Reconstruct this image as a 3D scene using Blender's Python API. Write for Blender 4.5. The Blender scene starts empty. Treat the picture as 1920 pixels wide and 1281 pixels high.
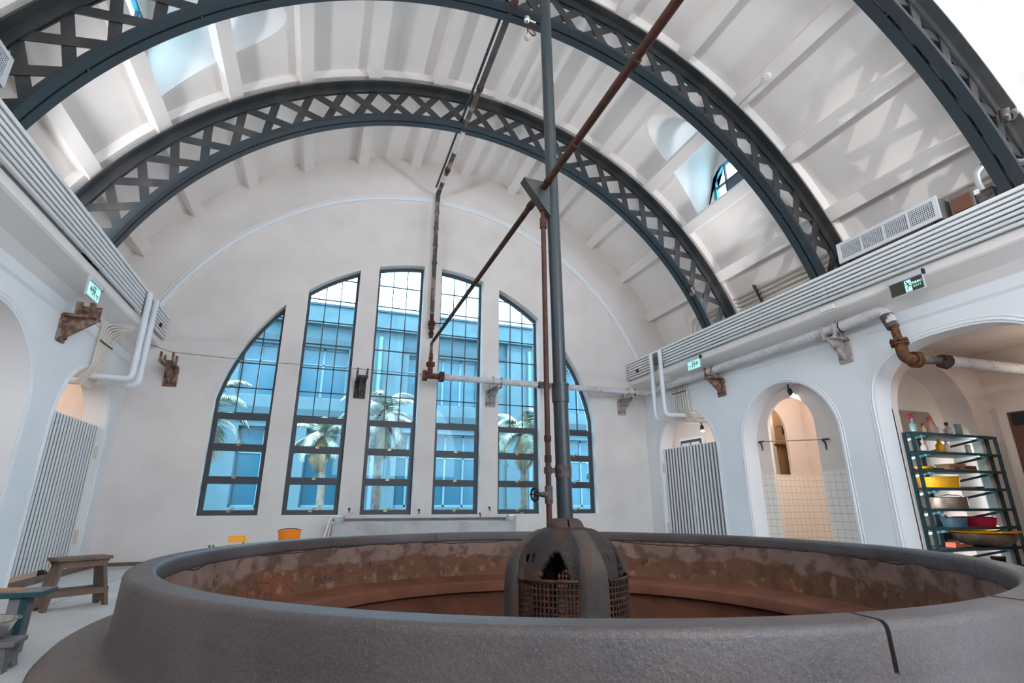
import bpy, bmesh, math, random
from mathutils import Vector, Matrix
S = bpy.context.scene
COL = S.collection
rnd = random.Random(11)
PI = math.pi
def R(d): return math.radians(d)

# ------------------------------------------------------------------ camera
cam = bpy.data.cameras.new('camera'); cam_o = bpy.data.objects.new('camera', cam); COL.objects.link(cam_o)
cam_o.location = (0, 0, .877); cam_o.rotation_euler = (R(90 + 17.436), 0, R(-19.859))
cam.sensor_width = 36; cam.lens = 976.5 / 1920 * 36; cam.clip_start = .02; cam.clip_end = 300
S.camera = cam_o
S.view_settings.view_transform = 'Standard'; S.view_settings.look = 'None'
S.view_settings.gamma = 1; S.view_settings.use_curve_mapping = False
S.cycles.use_denoising = True
S.cycles.max_bounces = 10; S.cycles.diffuse_bounces = 6; S.cycles.transparent_max_bounces = 24
S.cycles.sample_clamp_indirect = 6; S.cycles.caustics_reflective = False; S.cycles.caustics_refractive = False

# ------------------------------------------------------------------ materials
def mat(name, col, rough=.6, metal=0., col2=None, scale=4., lo=.42, hi=.6, detail=6, speck=None, speck_scale=120., speck_at=.62,
        bump=0., bump_scale=40., emit=None, estr=0., spec=.4):
    m = bpy.data.materials.new(name); m.use_nodes = True
    nt = m.node_tree; N = nt.nodes; L = nt.links; b = N['Principled BSDF']
    b.inputs['Roughness'].default_value = rough; b.inputs['Metallic'].default_value = metal
    b.inputs['Specular IOR Level'].default_value = spec
    b.inputs['Base Color'].default_value = (*col, 1)
    tc = N.new('ShaderNodeTexCoord'); last = None
    def noise(sc, det):
        n = N.new('ShaderNodeTexNoise'); n.inputs['Scale'].default_value = sc; n.inputs['Detail'].default_value = det
        L.new(tc.outputs['Object'], n.inputs['Vector']); return n
    def mix(a, c, fac):
        x = N.new('ShaderNodeMix'); x.data_type = 'RGBA'
        if isinstance(a, tuple): x.inputs[6].default_value = (*a, 1)
        else: L.new(a, x.inputs[6])
        x.inputs[7].default_value = (*c, 1); L.new(fac, x.inputs[0]); return x.outputs[2]
    def ramp(src, lo_, hi_):
        r = N.new('ShaderNodeMapRange'); r.inputs[1].default_value = lo_; r.inputs[2].default_value = hi_
        L.new(src, r.inputs[0]); return r.outputs[0]
    last = col
    if col2 is not None: last = mix(last, col2, ramp(noise(scale, detail).outputs[0], lo, hi))
    if speck is not None: last = mix(last, speck, ramp(noise(speck_scale, 1).outputs[0], speck_at, speck_at + .05))
    if not isinstance(last, tuple): L.new(last, b.inputs['Base Color'])
    if bump:
        bp = N.new('ShaderNodeBump'); bp.inputs['Strength'].default_value = bump; bp.inputs['Distance'].default_value = .01
        L.new(noise(bump_scale, 5).outputs[0], bp.inputs['Height']); L.new(bp.outputs[0], b.inputs['Normal'])
    if emit is not None:
        b.inputs['Emission Color'].default_value = (*emit, 1); b.inputs['Emission Strength'].default_value = estr
    return m

M = {}
M['plaster'] = mat('white plaster', (.83, .78, .75), .75, col2=(.79, .735, .70), scale=1.1, lo=.45, hi=.7, bump=.06, bump_scale=14)
M['wall'] = mat('back wall plaster', (.76, .695, .66), .8, col2=(.69, .625, .59), scale=1.6, lo=.42, hi=.7, bump=.1, bump_scale=9)
M['side'] = mat('side wall plaster', (.80, .81, .825), .75, col2=(.76, .77, .785), scale=1.2, lo=.45, hi=.7, bump=.05, bump_scale=14)
M['warmwall'] = mat('cream plaster', (.75, .65, .585), .8, col2=(.71, .61, .55), scale=2, bump=.05)
M['slat'] = mat('white painted slat', (.78, .79, .80), .45)
M['steel'] = mat('dark painted steel', (.022, .025, .028), .42, .0, col2=(.055, .050, .046), scale=3, lo=.45, hi=.7, bump=.05, bump_scale=60, spec=.6)
M['bluesteel'] = mat('blue grey painted steel', (.030, .045, .056), .32, .25, col2=(.035, .042, .048), scale=2.5, spec=.6)
M['postpaint'] = mat('slate painted post', (.030, .043, .050), .38, .1, col2=(.045, .042, .040), scale=4, lo=.5, hi=.7, spec=.5)
M['rust'] = mat('rusty iron', (.085, .034, .018), .85, .1, col2=(.20, .075, .028), scale=22, lo=.45, hi=.68, bump=.5, bump_scale=70)
M['rustdark'] = mat('dark rust', (.045, .022, .016), .85, .1, col2=(.13, .048, .022), scale=16, lo=.5, hi=.7, bump=.4, bump_scale=70)
M['rustpipe'] = mat('rust red pipe', (.085, .028, .018), .6, .1, col2=(.05, .024, .018), scale=10, lo=.45, hi=.6, bump=.15, bump_scale=60)
M['brownpipe'] = mat('grey brown pipe', (.085, .062, .058), .6, .1, col2=(.045, .045, .05), scale=5, bump=.2)
M['flakepipe'] = mat('pipe with flaking paint', (.085, .065, .06), .75, 0, col2=(.25, .20, .175), scale=3.5, lo=.52, hi=.60, bump=.3, bump_scale=50)
M['lagging'] = mat('white pipe lagging', (.58, .57, .58), .8, 0, col2=(.46, .42, .40), scale=9, lo=.5, hi=.75, speck=(.26, .15, .09), speck_scale=30, speck_at=.68, bump=.35, bump_scale=35)
M['bracket'] = mat('rusted bracket iron', (.17, .085, .055), .85, .1, col2=(.33, .24, .20), scale=14, lo=.45, hi=.6, bump=.4, bump_scale=60)
M['bracketdark'] = mat('dark bracket iron', (.055, .045, .045), .75, .2, col2=(.12, .10, .10), scale=20, bump=.3)
M['bracketpaint'] = mat('painted bracket iron', (.42, .37, .36), .75, .1, col2=(.22, .13, .10), scale=12, lo=.5, hi=.62, bump=.3)
M['floor'] = mat('pale terrazzo', (.58, .555, .54), .6, col2=(.51, .485, .47), scale=1.2, speck=(.26, .24, .23), speck_scale=170, speck_at=.6)
M['frame'] = mat('dark window frame', (.050, .052, .060), .45, .1)
M['brass'] = mat('brass latch', (.42, .31, .19), .35, .9)
M['white'] = mat('white paint', (.80, .80, .81), .4)
M['greywhite'] = mat('light grey plastic', (.55, .57, .60), .45)
M['conduit'] = mat('cream conduit', (.66, .60, .53), .5)
M['pvc'] = mat('white plastic pipe', (.74, .77, .80), .35)
M['grey'] = mat('grey metal', (.26, .23, .22), .45, .5)
M['greyhose'] = mat('grey foam hose', (.22, .20, .20), .9)
M['black'] = mat('black', (.012, .012, .013), .5)
M['alu'] = mat('aluminium', (.82, .80, .78), .25, .85, col2=(.70, .67, .64), scale=9)
M['oldalu'] = mat('tarnished aluminium', (.26, .19, .15), .5, .7, col2=(.36, .28, .23), scale=9, bump=.2)
M['teal'] = mat('teal painted steel', (.025, .072, .085), .45, .1)
M['tealbright'] = mat('bright teal light colour', (.10, .42, .50), .4, .2)
M['wood'] = mat('weathered wood', (.13, .092, .078), .8, col2=(.20, .12, .085), scale=6, lo=.4, hi=.65, bump=.3, bump_scale=30)
M['wooddark'] = mat('dark worn wood', (.085, .065, .062), .8, col2=(.13, .09, .075), scale=7, bump=.3, bump_scale=30)
M['woodgrey'] = mat('grey weathered board', (.20, .185, .185), .8, col2=(.12, .10, .095), scale=5, lo=.45, hi=.7, bump=.3, bump_scale=30)
M['orange'] = mat('orange plastic', (.95, .26, .015), .4)
M['yellowor'] = mat('yellow orange plastic', (.95, .40, .02), .4)
M['yellow'] = mat('yellow plastic', (.85, .42, .01), .4)
M['crimson'] = mat('crimson plastic', (.45, .015, .05), .35)
M['bluegrey'] = mat('blue grey plastic', (.07, .14, .20), .4)
M['red'] = mat('red plastic', (.50, .02, .02), .4)
M['redor'] = mat('red orange plastic', (.55, .10, .04), .5)
M['pink'] = mat('pink plastic', (.62, .35, .33), .4)
M['aqua'] = mat('aqua translucent plastic', (.22, .36, .35), .25)
M['clearpl'] = mat('clear plastic', (.45, .38, .34), .12, spec=.6)
M['label'] = mat('white label', (.80, .80, .80), .5)
M['cream'] = mat('cream bottle', (.75, .62, .36), .4)
M['boxwood'] = mat('pale wooden box', (.45, .27, .17), .7, col2=(.36, .2, .12), scale=8)
M['boxbrown'] = mat('dark brown box', (.14, .055, .035), .7)
M['signwhite'] = mat('lit white sign panel', (.45, .75, .75), .4, emit=(.45, .95, .92), estr=.32)
M['signgreen'] = mat('sign green', (.02, .10, .075), .4)
M['signolive'] = mat('dark sign face', (.055, .055, .035), .3)
M['signlit'] = mat('lit sign symbol', (.5, .9, .8), .4, emit=(.42, .95, .80), estr=.4)
M['lampglow'] = mat('lit lamp lens', (1, .95, .85), .4, emit=(1, .93, .82), estr=4)
M['concrete'] = mat('grey trough concrete', (.50, .49, .48), .75, col2=(.42, .38, .36), scale=3, speck=(.35, .34, .33), speck_scale=90, bump=.1)
M['dormer'] = mat('dormer window frame blue', (.015, .21, .29), .4)
M['mirror'] = mat('old mirror', (.62, .55, .53), .12, .9)
M['sky_screen'] = mat('grey screen', (.09, .12, .15), .6)
M['curtain'] = mat('dark curtain', (.06, .045, .035), .8, col2=(.25, .19, .03), scale=14, lo=.55, hi=.6)
M['ochre'] = mat('ochre painted door', (.52, .32, .15), .6)
M['facade'] = mat('pale facade render', (.070, .112, .128), .85, col2=(.055, .090, .104), scale=.6)
M['facadedk'] = mat('grey facade band', (.035, .058, .068), .85)
M['facadewin'] = mat('facade window glass', (.004, .055, .085), .25, spec=.6)
M['facadefr'] = mat('facade window frame', (.10, .16, .20), .5)
M['ground'] = mat('courtyard paving', (.14, .15, .15), .9, col2=(.12, .13, .13), scale=.7)
M['trunk'] = mat('palm trunk', (.24, .17, .13), .9, col2=(.14, .10, .08), scale=7, bump=.4)
M['frond'] = mat('palm frond', (.09, .10, .065), .45, col2=(.50, .44, .33), scale=3, lo=.4, hi=.65)
M['dryfrond'] = mat('dry palm frond', (.42, .26, .13), .7, col2=(.28, .20, .12), scale=3)

def pool_mat(name, kind):
    """speckled washed terrazzo; 'inner' adds the crack under the coping and the brown peeled render below it"""
    m = bpy.data.materials.new(name); m.use_nodes = True
    nt = m.node_tree; N = nt.nodes; L = nt.links; b = N['Principled BSDF']
    b.inputs['Roughness'].default_value = .52 if kind in ('outer', 'step', 'top') else .78; b.inputs['Specular IOR Level'].default_value = (.7 if kind != 'step' else .5) if kind in ('outer', 'step', 'top') else .3
    tc = N.new('ShaderNodeTexCoord')
    def noise(sc, det, vec=None):
        n = N.new('ShaderNodeTexNoise'); n.inputs['Scale'].default_value = sc; n.inputs['Detail'].default_value = det
        L.new(vec or tc.outputs['Object'], n.inputs['Vector']); return n.outputs[0]
    def rng(src, a, c):
        r = N.new('ShaderNodeMapRange'); r.inputs[1].default_value = a; r.inputs[2].default_value = c
        L.new(src, r.inputs[0]); return r.outputs[0]
    def mix(a, c, fac):
        x = N.new('ShaderNodeMix'); x.data_type = 'RGBA'
        for sock, v in ((6, a), (7, c)):
            if isinstance(v, tuple): x.inputs[sock].default_value = (*v, 1)
            else: L.new(v, x.inputs[sock])
        L.new(fac, x.inputs[0]); return x.outputs[2]
    def math_(op, a, c):
        x = N.new('ShaderNodeMath'); x.operation = op
        for i, v in enumerate((a, c)):
            if isinstance(v, (int, float)): x.inputs[i].default_value = v
            else: L.new(v, x.inputs[i])
        return x.outputs[0]
    pal = {'outer': ((.086, .064, .061), (.060, .046, .046)), 'top': ((.086, .064, .061), (.060, .046, .046)),
           'inner': ((.26, .165, .135), (.20, .125, .10)), 'step': ((.150, .112, .100), (.105, .080, .073)),
           'bench': ((.20, .072, .038), (.14, .052, .030)), 'deep': ((.030, .012, .010), (.02, .009, .008)),
           'dome': ((.040, .030, .027), (.025, .018, .017)), 'rib': ((.088, .072, .065), (.056, .045, .042))}[kind]
    c = mix(pal[0], pal[1], rng(noise(2.6, 6), .42, .62))
    if kind in ('outer', 'step', 'top'):
        c = mix(c, (.17, .155, .165), math_('MULTIPLY', rng(noise(1.1, 3), .52, .75), .5))
    if kind == 'inner':
        sx = N.new('ShaderNodeSeparateXYZ'); L.new(tc.outputs['Object'], sx.inputs[0])
        zn = math_('ADD', sx.outputs[2], math_('MULTIPLY', math_('SUBTRACT', noise(2.2, 7), .5), -.36))
        c = mix(c, (.165, .075, .042), rng(zn, .275, .25))
        red = math_('MULTIPLY', rng(noise(1.9, 3), .55, .60), rng(zn, .2, .17))
        c = mix(c, (.21, .072, .036), red)
        zc = math_('ABSOLUTE', math_('SUBTRACT', math_('ADD', sx.outputs[2], math_('MULTIPLY', math_('SUBTRACT', noise(1.3, 6), .5), -.22)), .425), 0)
        c = mix(c, (.02, .014, .012), rng(zc, .007, .004))
        c = mix(c, (.10, .048, .03), math_('MULTIPLY', rng(noise(6.5, 6), .50, .62), .75))
        c = mix(c, (.40, .27, .21), math_('MULTIPLY', math_('MULTIPLY', rng(noise(9, 5), .57, .68), rng(zn, .30, .22)), .4))
        zv = math_('ABSOLUTE', math_('SUBTRACT', math_('ADD', sx.outputs[2], math_('MULTIPLY', math_('SUBTRACT', noise(2.6, 5), .5), -.9)), .18), 0)
        c = mix(c, (.03, .018, .014), math_('MULTIPLY', rng(zv, .006, .002), rng(noise(1.7, 1), .5, .55)))
    if kind in ('outer',):
        sx = N.new('ShaderNodeSeparateXYZ'); L.new(tc.outputs['Object'], sx.inputs[0])
        zc = math_('ABSOLUTE', math_('SUBTRACT', math_('ADD', sx.outputs[2], math_('MULTIPLY', math_('SUBTRACT', noise(3.0, 6), .5), -.10)), .445), 0)
        gate = rng(noise(.9, 1), .53, .56)
        c = mix(c, (.045, .036, .034), math_('MULTIPLY', rng(zc, .004, .002), gate))
        c = mix(c, (.055, .042, .04), math_('MULTIPLY', rng(noise(3.4, 5), .60, .68), .55))
    if kind in ('rib', 'dome', 'outer', 'top', 'step', 'bench'):
        c = mix(c, (.19, .17, .17) if kind != 'bench' else (.26, .12, .07), math_('MULTIPLY', rng(noise(210, 2), .56, .68), .5))
        c = mix(c, (.02, .016, .015), math_('MULTIPLY', rng(noise(250, 2), .45, .34), .5))
    if kind in ('rib', 'dome'): c = mix(c, (.12, .042, .02), math_('MULTIPLY', rng(noise(4.5, 4), .54, .66), .7))
    L.new(c, b.inputs['Base Color'])
    bp = N.new('ShaderNodeBump'); bp.inputs['Strength'].default_value = .55 if kind == 'inner' else .3; bp.inputs['Distance'].default_value = .012
    L.new(noise(12 if kind == 'inner' else 55, 7), bp.inputs['Height']); L.new(bp.outputs[0], b.inputs['Normal'])
    return m
for k in ('outer', 'top', 'inner', 'step', 'bench', 'deep', 'dome', 'rib'): M['pool_' + k] = pool_mat('bath ' + k + ' stone', k)

def tile_mat():
    m = bpy.data.materials.new('cream wall tile'); m.use_nodes = True
    N = m.node_tree.nodes; L = m.node_tree.links; b = N['Principled BSDF']
    b.inputs['Roughness'].default_value = .18
    tc = N.new('ShaderNodeTexCoord'); sx = N.new('ShaderNodeSeparateXYZ'); L.new(tc.outputs['Object'], sx.inputs[0])
    def line(sock):
        a = N.new('ShaderNodeMath'); a.operation = 'DIVIDE'; L.new(sock, a.inputs[0]); a.inputs[1].default_value = .108
        f = N.new('ShaderNodeMath'); f.operation = 'FRACT'; L.new(a.outputs[0], f.inputs[0])
        l = N.new('ShaderNodeMath'); l.operation = 'LESS_THAN'; L.new(f.outputs[0], l.inputs[0]); l.inputs[1].default_value = .045
        return l.outputs[0]
    ad = N.new('ShaderNodeMath'); ad.operation = 'ADD'; L.new(sx.outputs[0], ad.inputs[0]); L.new(sx.outputs[1], ad.inputs[1])
    mx = N.new('ShaderNodeMath'); mx.operation = 'MAXIMUM'; L.new(line(ad.outputs[0]), mx.inputs[0]); L.new(line(sx.outputs[2]), mx.inputs[1])
    x = N.new('ShaderNodeMix'); x.data_type = 'RGBA'; x.inputs[6].default_value = (.82, .76, .69, 1); x.inputs[7].default_value = (.46, .30, .19, 1)
    L.new(mx.outputs[0], x.inputs[0]); L.new(x.outputs[2], b.inputs['Base Color'])
    return m
M['tile'] = tile_mat()
M['gate_shade'] = mat('brown grey sheet', (.20, .17, .16), .8)  # dark tone painted in place of shade in the gate gaps
def glass_mat(name, tint, gloss=.08):
    m = bpy.data.materials.new(name); m.use_nodes = True
    N = m.node_tree.nodes; L = m.node_tree.links
    for n in list(N):
        if n.type == 'BSDF_PRINCIPLED': N.remove(n)
    out = [n for n in N if n.type == 'OUTPUT_MATERIAL'][0]
    t = N.new('ShaderNodeBsdfTransparent'); t.inputs[0].default_value = (*tint, 1)
    g = N.new('ShaderNodeBsdfGlossy'); g.inputs['Roughness'].default_value = .03; g.inputs[0].default_value = (.8, .9, .95, 1)
    x = N.new('ShaderNodeMixShader'); x.inputs[0].default_value = gloss
    L.new(t.outputs[0], x.inputs[1]); L.new(g.outputs[0], x.inputs[2]); L.new(x.outputs[0], out.inputs[0])
    return m
M['glass'] = glass_mat('blue tinted pane glass', (.68, .86, .93), .015)
M['skyglass'] = glass_mat('dormer pane glass', (.80, .95, 1.0), .05)

# ------------------------------------------------------------------ mesh builder
def world_off(o):
    v = Vector((0, 0, 0))
    while o is not None: v += o.location; o = o.parent
    return v
class MB:
    def __init__(s): s.v = []; s.f = []
    def add(s, vs, fs):
        n = len(s.v); s.v += [Vector(a) for a in vs]; s.f += [[n + i for i in f] for f in fs]; return s
    def box(s, x0, x1, y0, y1, z0, z1):
        x0, x1 = min(x0, x1), max(x0, x1); y0, y1 = min(y0, y1), max(y0, y1)
        return s.add([(x0, y0, z0), (x1, y0, z0), (x1, y1, z0), (x0, y1, z0), (x0, y0, z1), (x1, y0, z1), (x1, y1, z1), (x0, y1, z1)],
              [(0, 3, 2, 1), (4, 5, 6, 7), (0, 1, 5, 4), (1, 2, 6, 5), (2, 3, 7, 6), (3, 0, 4, 7)])
    def bar(s, p0, p1, w, h, up=(0, 0, 1)):
        p0, p1 = Vector(p0), Vector(p1); d = (p1 - p0).normalized(); up = Vector(up)
        a = d.cross(up)
        if a.length < 1e-5: a = d.cross(Vector((1, 0, 0)))
        a.normalize(); b = a.cross(d).normalized(); a *= w / 2; b *= h / 2
        vs = [p + i * a + j * b for p in (p0, p1) for i, j in ((-1, -1), (1, -1), (1, 1), (-1, 1))]
        return s.add(vs, [(0, 1, 2, 3), (7, 6, 5, 4), (0, 4, 5, 1), (1, 5, 6, 2), (2, 6, 7, 3), (3, 7, 4, 0)])
    def sweep(s, pts, prof, up=(0, 0, 1), closed=False):
        """prof: list of (side, up) offsets, swept along pts"""
        pts = [Vector(p) for p in pts]; n = len(pts); rings = []
        up = Vector(up); a0 = None
        for i, p in enumerate(pts):
            if closed: d = pts[(i + 1) % n] - pts[i - 1]
            else: d = pts[min(i + 1, n - 1)] - pts[max(i - 1, 0)]
            d.normalize()
            if a0 is None:
                a = d.cross(up)
                if a.length < 1e-3: a = d.cross(Vector((1, 0, 0)))
            else: a = a0 - d * a0.dot(d)
            a.normalize(); a0 = a; b = a.cross(d).normalized()
            k = 1.0
            if 0 < i < n - 1 or closed:
                e = (pts[i] - pts[i - 1]).normalized(); k = 1 / max(.5, abs(e.dot(d)))
            rings.append([p + a * u * 1.0 + b * v for u, v in prof])
        m = len(prof); vs = [q for r in rings for q in r]; fs = []
        rng_ = n if closed else n - 1
        for i in range(rng_):
            for j in range(m):
                a_, b_ = i * m + j, i * m + (j + 1) % m; c_, d_ = ((i + 1) % n) * m + (j + 1) % m, ((i + 1) % n) * m + j
                fs.append((a_, d_, c_, b_))
        if not closed: fs += [tuple(range(m)), tuple(range((n - 1) * m + m - 1, (n - 1) * m - 1, -1))]
        return s.add(vs, fs)
    def tube(s, pts, r, n=12, closed=False):
        if not isinstance(r, (list, tuple)): return s.sweep(pts, [(r * math.cos(2 * PI * i / n), r * math.sin(2 * PI * i / n)) for i in range(n)], closed=closed)
        pts = [Vector(p) for p in pts]
        for i in range(len(pts) - 1): s.cone(pts[i], pts[i + 1], r[i], r[i + 1], n)
        return s
    def cone(s, p0, p1, r0, r1, n=16):
        p0, p1 = Vector(p0), Vector(p1); d = (p1 - p0).normalized(); a = d.orthogonal().normalized(); b = d.cross(a)
        vs = [p + r * (a * math.cos(2 * PI * i / n) + b * math.sin(2 * PI * i / n)) for p, r in ((p0, r0), (p1, r1)) for i in range(n)]
        fs = [(i, (i + 1) % n, n + (i + 1) % n, n + i) for i in range(n)] + [tuple(range(n - 1, -1, -1)), tuple(range(n, 2 * n))]
        return s.add(vs, fs)
    def lathe(s, prof, c=(0, 0, 0), n=32, axis=None, a0=0, a1=2 * PI, closed=False):
        """prof (r,z) revolved about z at c; closed=True joins the profile's ends (a solid ring)"""
        c = Vector(c); full = abs(a1 - a0 - 2 * PI) < 1e-6; k = n if full else n + 1; m = len(prof); vs = []
        X, Y, Z = (Vector((1, 0, 0)), Vector((0, 1, 0)), Vector((0, 0, 1)))
        if axis is not None:
            Z = Vector(axis).normalized(); X = Z.orthogonal().normalized(); Y = Z.cross(X)
        for i in range(k):
            t = a0 + (a1 - a0) * i / n
            for r, z in prof: vs.append(c + X * r * math.cos(t) + Y * r * math.sin(t) + Z * z)
        fs = []; mm = m if closed else m - 1
        for i in range(n):
            i2 = (i + 1) % k
            for j in range(mm):
                j2 = (j + 1) % m; fs.append((i * m + j, i2 * m + j, i2 * m + j2, i * m + j2))
        if not full and closed: fs += [tuple(range(m - 1, -1, -1)), tuple((k - 1) * m + j for j in range(m))]
        return s.add(vs, fs)
    def prism(s, loop, ext):
        ext = Vector(ext); n = len(loop); a = [Vector(p) for p in loop]
        return s.add(a + [p + ext for p in a], [tuple(range(n - 1, -1, -1)), tuple(range(n, 2 * n))] + [(i, (i + 1) % n, n + (i + 1) % n, n + i) for i in range(n)])
    def build(s, name, m, parent=None, local=False, smooth=None, bevel=0, seg=2, hsv=None):
        me = bpy.data.meshes.new(name)
        off = Vector((0, 0, 0)) if (local or parent is None) else world_off(parent)
        me.from_pydata([tuple(p - off) for p in s.v], [], s.f); me.update()
        bm = bmesh.new(); bm.from_mesh(me); bmesh.ops.remove_doubles(bm, verts=bm.verts, dist=1e-6)
        bmesh.ops.recalc_face_normals(bm, faces=bm.faces); bm.to_mesh(me); bm.free()
        return link(name, me, m, parent, smooth, bevel, seg)
def link(name, me, m, parent=None, smooth=None, bevel=0, seg=2):
    me.materials.clear(); me.materials.append(M[m] if isinstance(m, str) else m)
    if smooth is not None:
        me.shade_smooth(); me.set_sharp_from_angle(angle=R(smooth))
    o = bpy.data.objects.new(name, me); COL.objects.link(o)
    if parent is not None: o.parent = parent
    if bevel:
        b = o.modifiers.new('bevel', 'BEVEL'); b.width = bevel; b.segments = seg; b.limit_method = 'ANGLE'; b.angle_limit = R(40)
    return o
def empty(name, loc=(0, 0, 0), rz=0):
    o = bpy.data.objects.new(name, None); COL.objects.link(o); o.location = loc; o.rotation_euler = (0, 0, rz); o.empty_display_size = .1
    return o
def tag(o, label, cat, group=None):
    o['label'] = label; o['category'] = cat
    if group: o['group'] = group
    return o
def thing(name, loc, label, cat, group=None, rz=0): return tag(empty(name, loc, rz), label, cat, group)
def struct(o, label=None):
    o['kind'] = 'structure'
    if label: o['label'] = label
    return o
def eval_mesh(o):
    dg = bpy.context.evaluated_depsgraph_get(); dg.update()
    return bpy.data.meshes.new_from_object(o.evaluated_get(dg))
def plate_mesh(loops, th, fn):
    """flat sheet with holes: loops of (u,v), first the outline; thickness th; fn(u,v,w) -> world, w in [-th/2, th/2]"""
    cu = bpy.data.curves.new('tmp', 'CURVE'); cu.dimensions = '2D'; cu.fill_mode = 'BOTH'; cu.extrude = th / 2
    for lp in loops:
        sp = cu.splines.new('POLY'); sp.points.add(len(lp) - 1); sp.use_cyclic_u = True
        for p, (u, v) in zip(sp.points, lp): p.co = (u, v, 0, 1)
    o = bpy.data.objects.new('tmp', cu); COL.objects.link(o); me = eval_mesh(o)
    bpy.data.objects.remove(o); bpy.data.curves.remove(cu)
    for v in me.vertices: v.co = Vector(fn(*v.co))
    bm = bmesh.new(); bm.from_mesh(me); bmesh.ops.remove_doubles(bm, verts=bm.verts, dist=1e-5); bmesh.ops.recalc_face_normals(bm, faces=bm.faces); bm.to_mesh(me); bm.free()
    return me
def plate(name, loops, th, fn, m, parent=None, smooth=30):
    me = plate_mesh(loops, th, fn)
    if parent is not None:
        off = world_off(parent)
        for v in me.vertices: v.co -= off
    return link(name, me, m, parent, smooth)
def boolean(o, cutter, op='DIFFERENCE'):
    md = o.modifiers.new('b', 'BOOLEAN'); md.object = cutter; md.operation = op; md.solver = 'EXACT'
    me = eval_mesh(o); o.modifiers.remove(md); old = o.data; o.data = me; bpy.data.meshes.remove(old)
def kill(o): bpy.data.objects.remove(o)
def text_mesh(body, size, th, fn, name, m, parent, bold=0.0, align='CENTER'):
    cu = bpy.data.curves.new('txt', 'FONT'); cu.body = body; cu.size = size; cu.extrude = th / 2; cu.align_x = align; cu.align_y = 'CENTER'; cu.offset = bold
    o = bpy.data.objects.new('txt', cu); COL.objects.link(o); me = eval_mesh(o)
    bpy.data.objects.remove(o)
    off = world_off(parent)
    for v in me.vertices: v.co = Vector(fn(*v.co)) - off
    return link(name, me, m, parent)
def copy_tree(o, parent=None):
    c = o.copy(); COL.objects.link(c)
    if parent is not None: c.parent = parent
    for ch in [x for x in S.objects if x.parent is o]: copy_tree(ch, c)
    return c
def arc(c, r, a0, a1, n): return [(c[0] + r * math.cos(a0 + (a1 - a0) * i / n), c[1] + r * math.sin(a0 + (a1 - a0) * i / n)) for i in range(n + 1)]
def bend(pts, r=.08, n=5):
    """round the corners of a polyline"""
    pts = [Vector(p) for p in pts]; out = [pts[0]]
    for i in range(1, len(pts) - 1):
        a, b, c = pts[i - 1], pts[i], pts[i + 1]; d0 = (a - b); d1 = (c - b); q = min(r, d0.length * .49, d1.length * .49)
        p0 = b + d0.normalized() * q; p1 = b + d1.normalized() * q
        for k in range(n + 1):
            t = k / n; out.append(p0 * (1 - t) ** 2 + b * 2 * t * (1 - t) + p1 * t * t)
    out.append(pts[-1]); return out
def mx(x): return 3.70 - x          # the hall is symmetrical about x = 1.85
# ------------------------------------------------------------------ the hall: shell
YB, YF = 10.0, -5.0                  # back wall, open rear end behind the photographer
XL, XR = -3.10, 6.80
VC = (1.92, 2.10); RV = 6.13         # vault axis (x,z) and panel radius
POOL = (1.92, 4.186)

# floor with the hole of the bath
flo = [(-6.2, -7), (9.6, -7), (9.6, 10.3), (-6.2, 10.3)]
hole = [(POOL[0] + 3.0 * math.cos(2 * PI * i / 96), POOL[1] + 3.0 * math.sin(2 * PI * i / 96)) for i in range(96)]
o = plate('floor', [flo, hole], .2, lambda u, v, w: (u, v, -.1 + w), 'floor'); struct(o, 'pale speckled terrazzo floor of the bath hall')
b = MB()
for y in (9.55, 7.1, 1.2): b.box(-3.1, 6.8, y - .006, y + .006, -.002, .0015)
for x in (-2.2, 5.6): b.box(x - .006, x + .006, -5, 10, -.002, .0015)
o2 = b.build('joint_line', 'grey', o)

# back wall with six window openings
ZS, WR, WC = .71, 3.72, (1.855, 1.95)
WX = [(-1.80, -.885), (-.525, .395), (.755, 1.675), (2.035, 2.955), (3.315, 4.235), (4.595, 5.51)]
def ztop(x, r=WR): return WC[1] + math.sqrt(max(0, r * r - (x - WC[0]) ** 2))
def win_loop(x0, x1, inset=0., zb=None):
    a, c = x0 + inset, x1 - inset; zb = ZS + inset if zb is None else zb; n = 14
    return [(a, zb), (c, zb)] + [(c + (a - c) * i / n, ztop(c + (a - c) * i / n, WR - inset)) for i in range(n + 1)]
loops = [[(-4.4, 0), (7.05, 0), (7.05, 3.15), (8.2, 3.15), (8.2, 8.6), (-4.4, 8.6)]] + [win_loop(*w) for w in WX]
o = plate('wall_back', loops, .36, lambda u, v, w: (u, YB + .18 + w, v), 'wall'); struct(o, 'plastered end wall with a half round group of six windows')
# raised white arch moulding on the back wall
b = MB(); pts = [(1.885 + 5.245 * math.cos(t), YB - .012, 1.99 + 5.245 * math.sin(t)) for t in [R(17) + R(146) * i / 96 for i in range(97)]]
b.sweep(pts, [(-.02, -.07), (.02, -.07), (.02, .03), (.008, .035), (.008, .05), (.02, .055), (.02, .07), (-.02, .07)], up=(0, -1, 0))
MB_pts = pts
o = MB()
for i in range(96):
    (xa, _, za), (xb, _, zb) = pts[i], pts[i + 1]
    def ringp(x, z, r, y):
        d = Vector((x - 1.885, 0, z - 1.99)).normalized(); return (1.885 + d.x * r, y, 1.99 + d.z * r)
    for r0, r1, y in ((5.185, 5.255, 9.945), (5.255, 5.268, 9.985), (5.272, 5.300, 9.965)):
        vs = [ringp(xa, za, r0, YB + .01), ringp(xa, za, r1, YB + .01), ringp(xa, za, r1, y), ringp(xa, za, r0, y),
              ringp(xb, zb, r0, YB + .01), ringp(xb, zb, r1, YB + .01), ringp(xb, zb, r1, y), ringp(xb, zb, r0, y)]
        o.add(vs, [(3, 2, 6, 7), (2, 1, 5, 6), (0, 3, 7, 4)])
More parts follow.
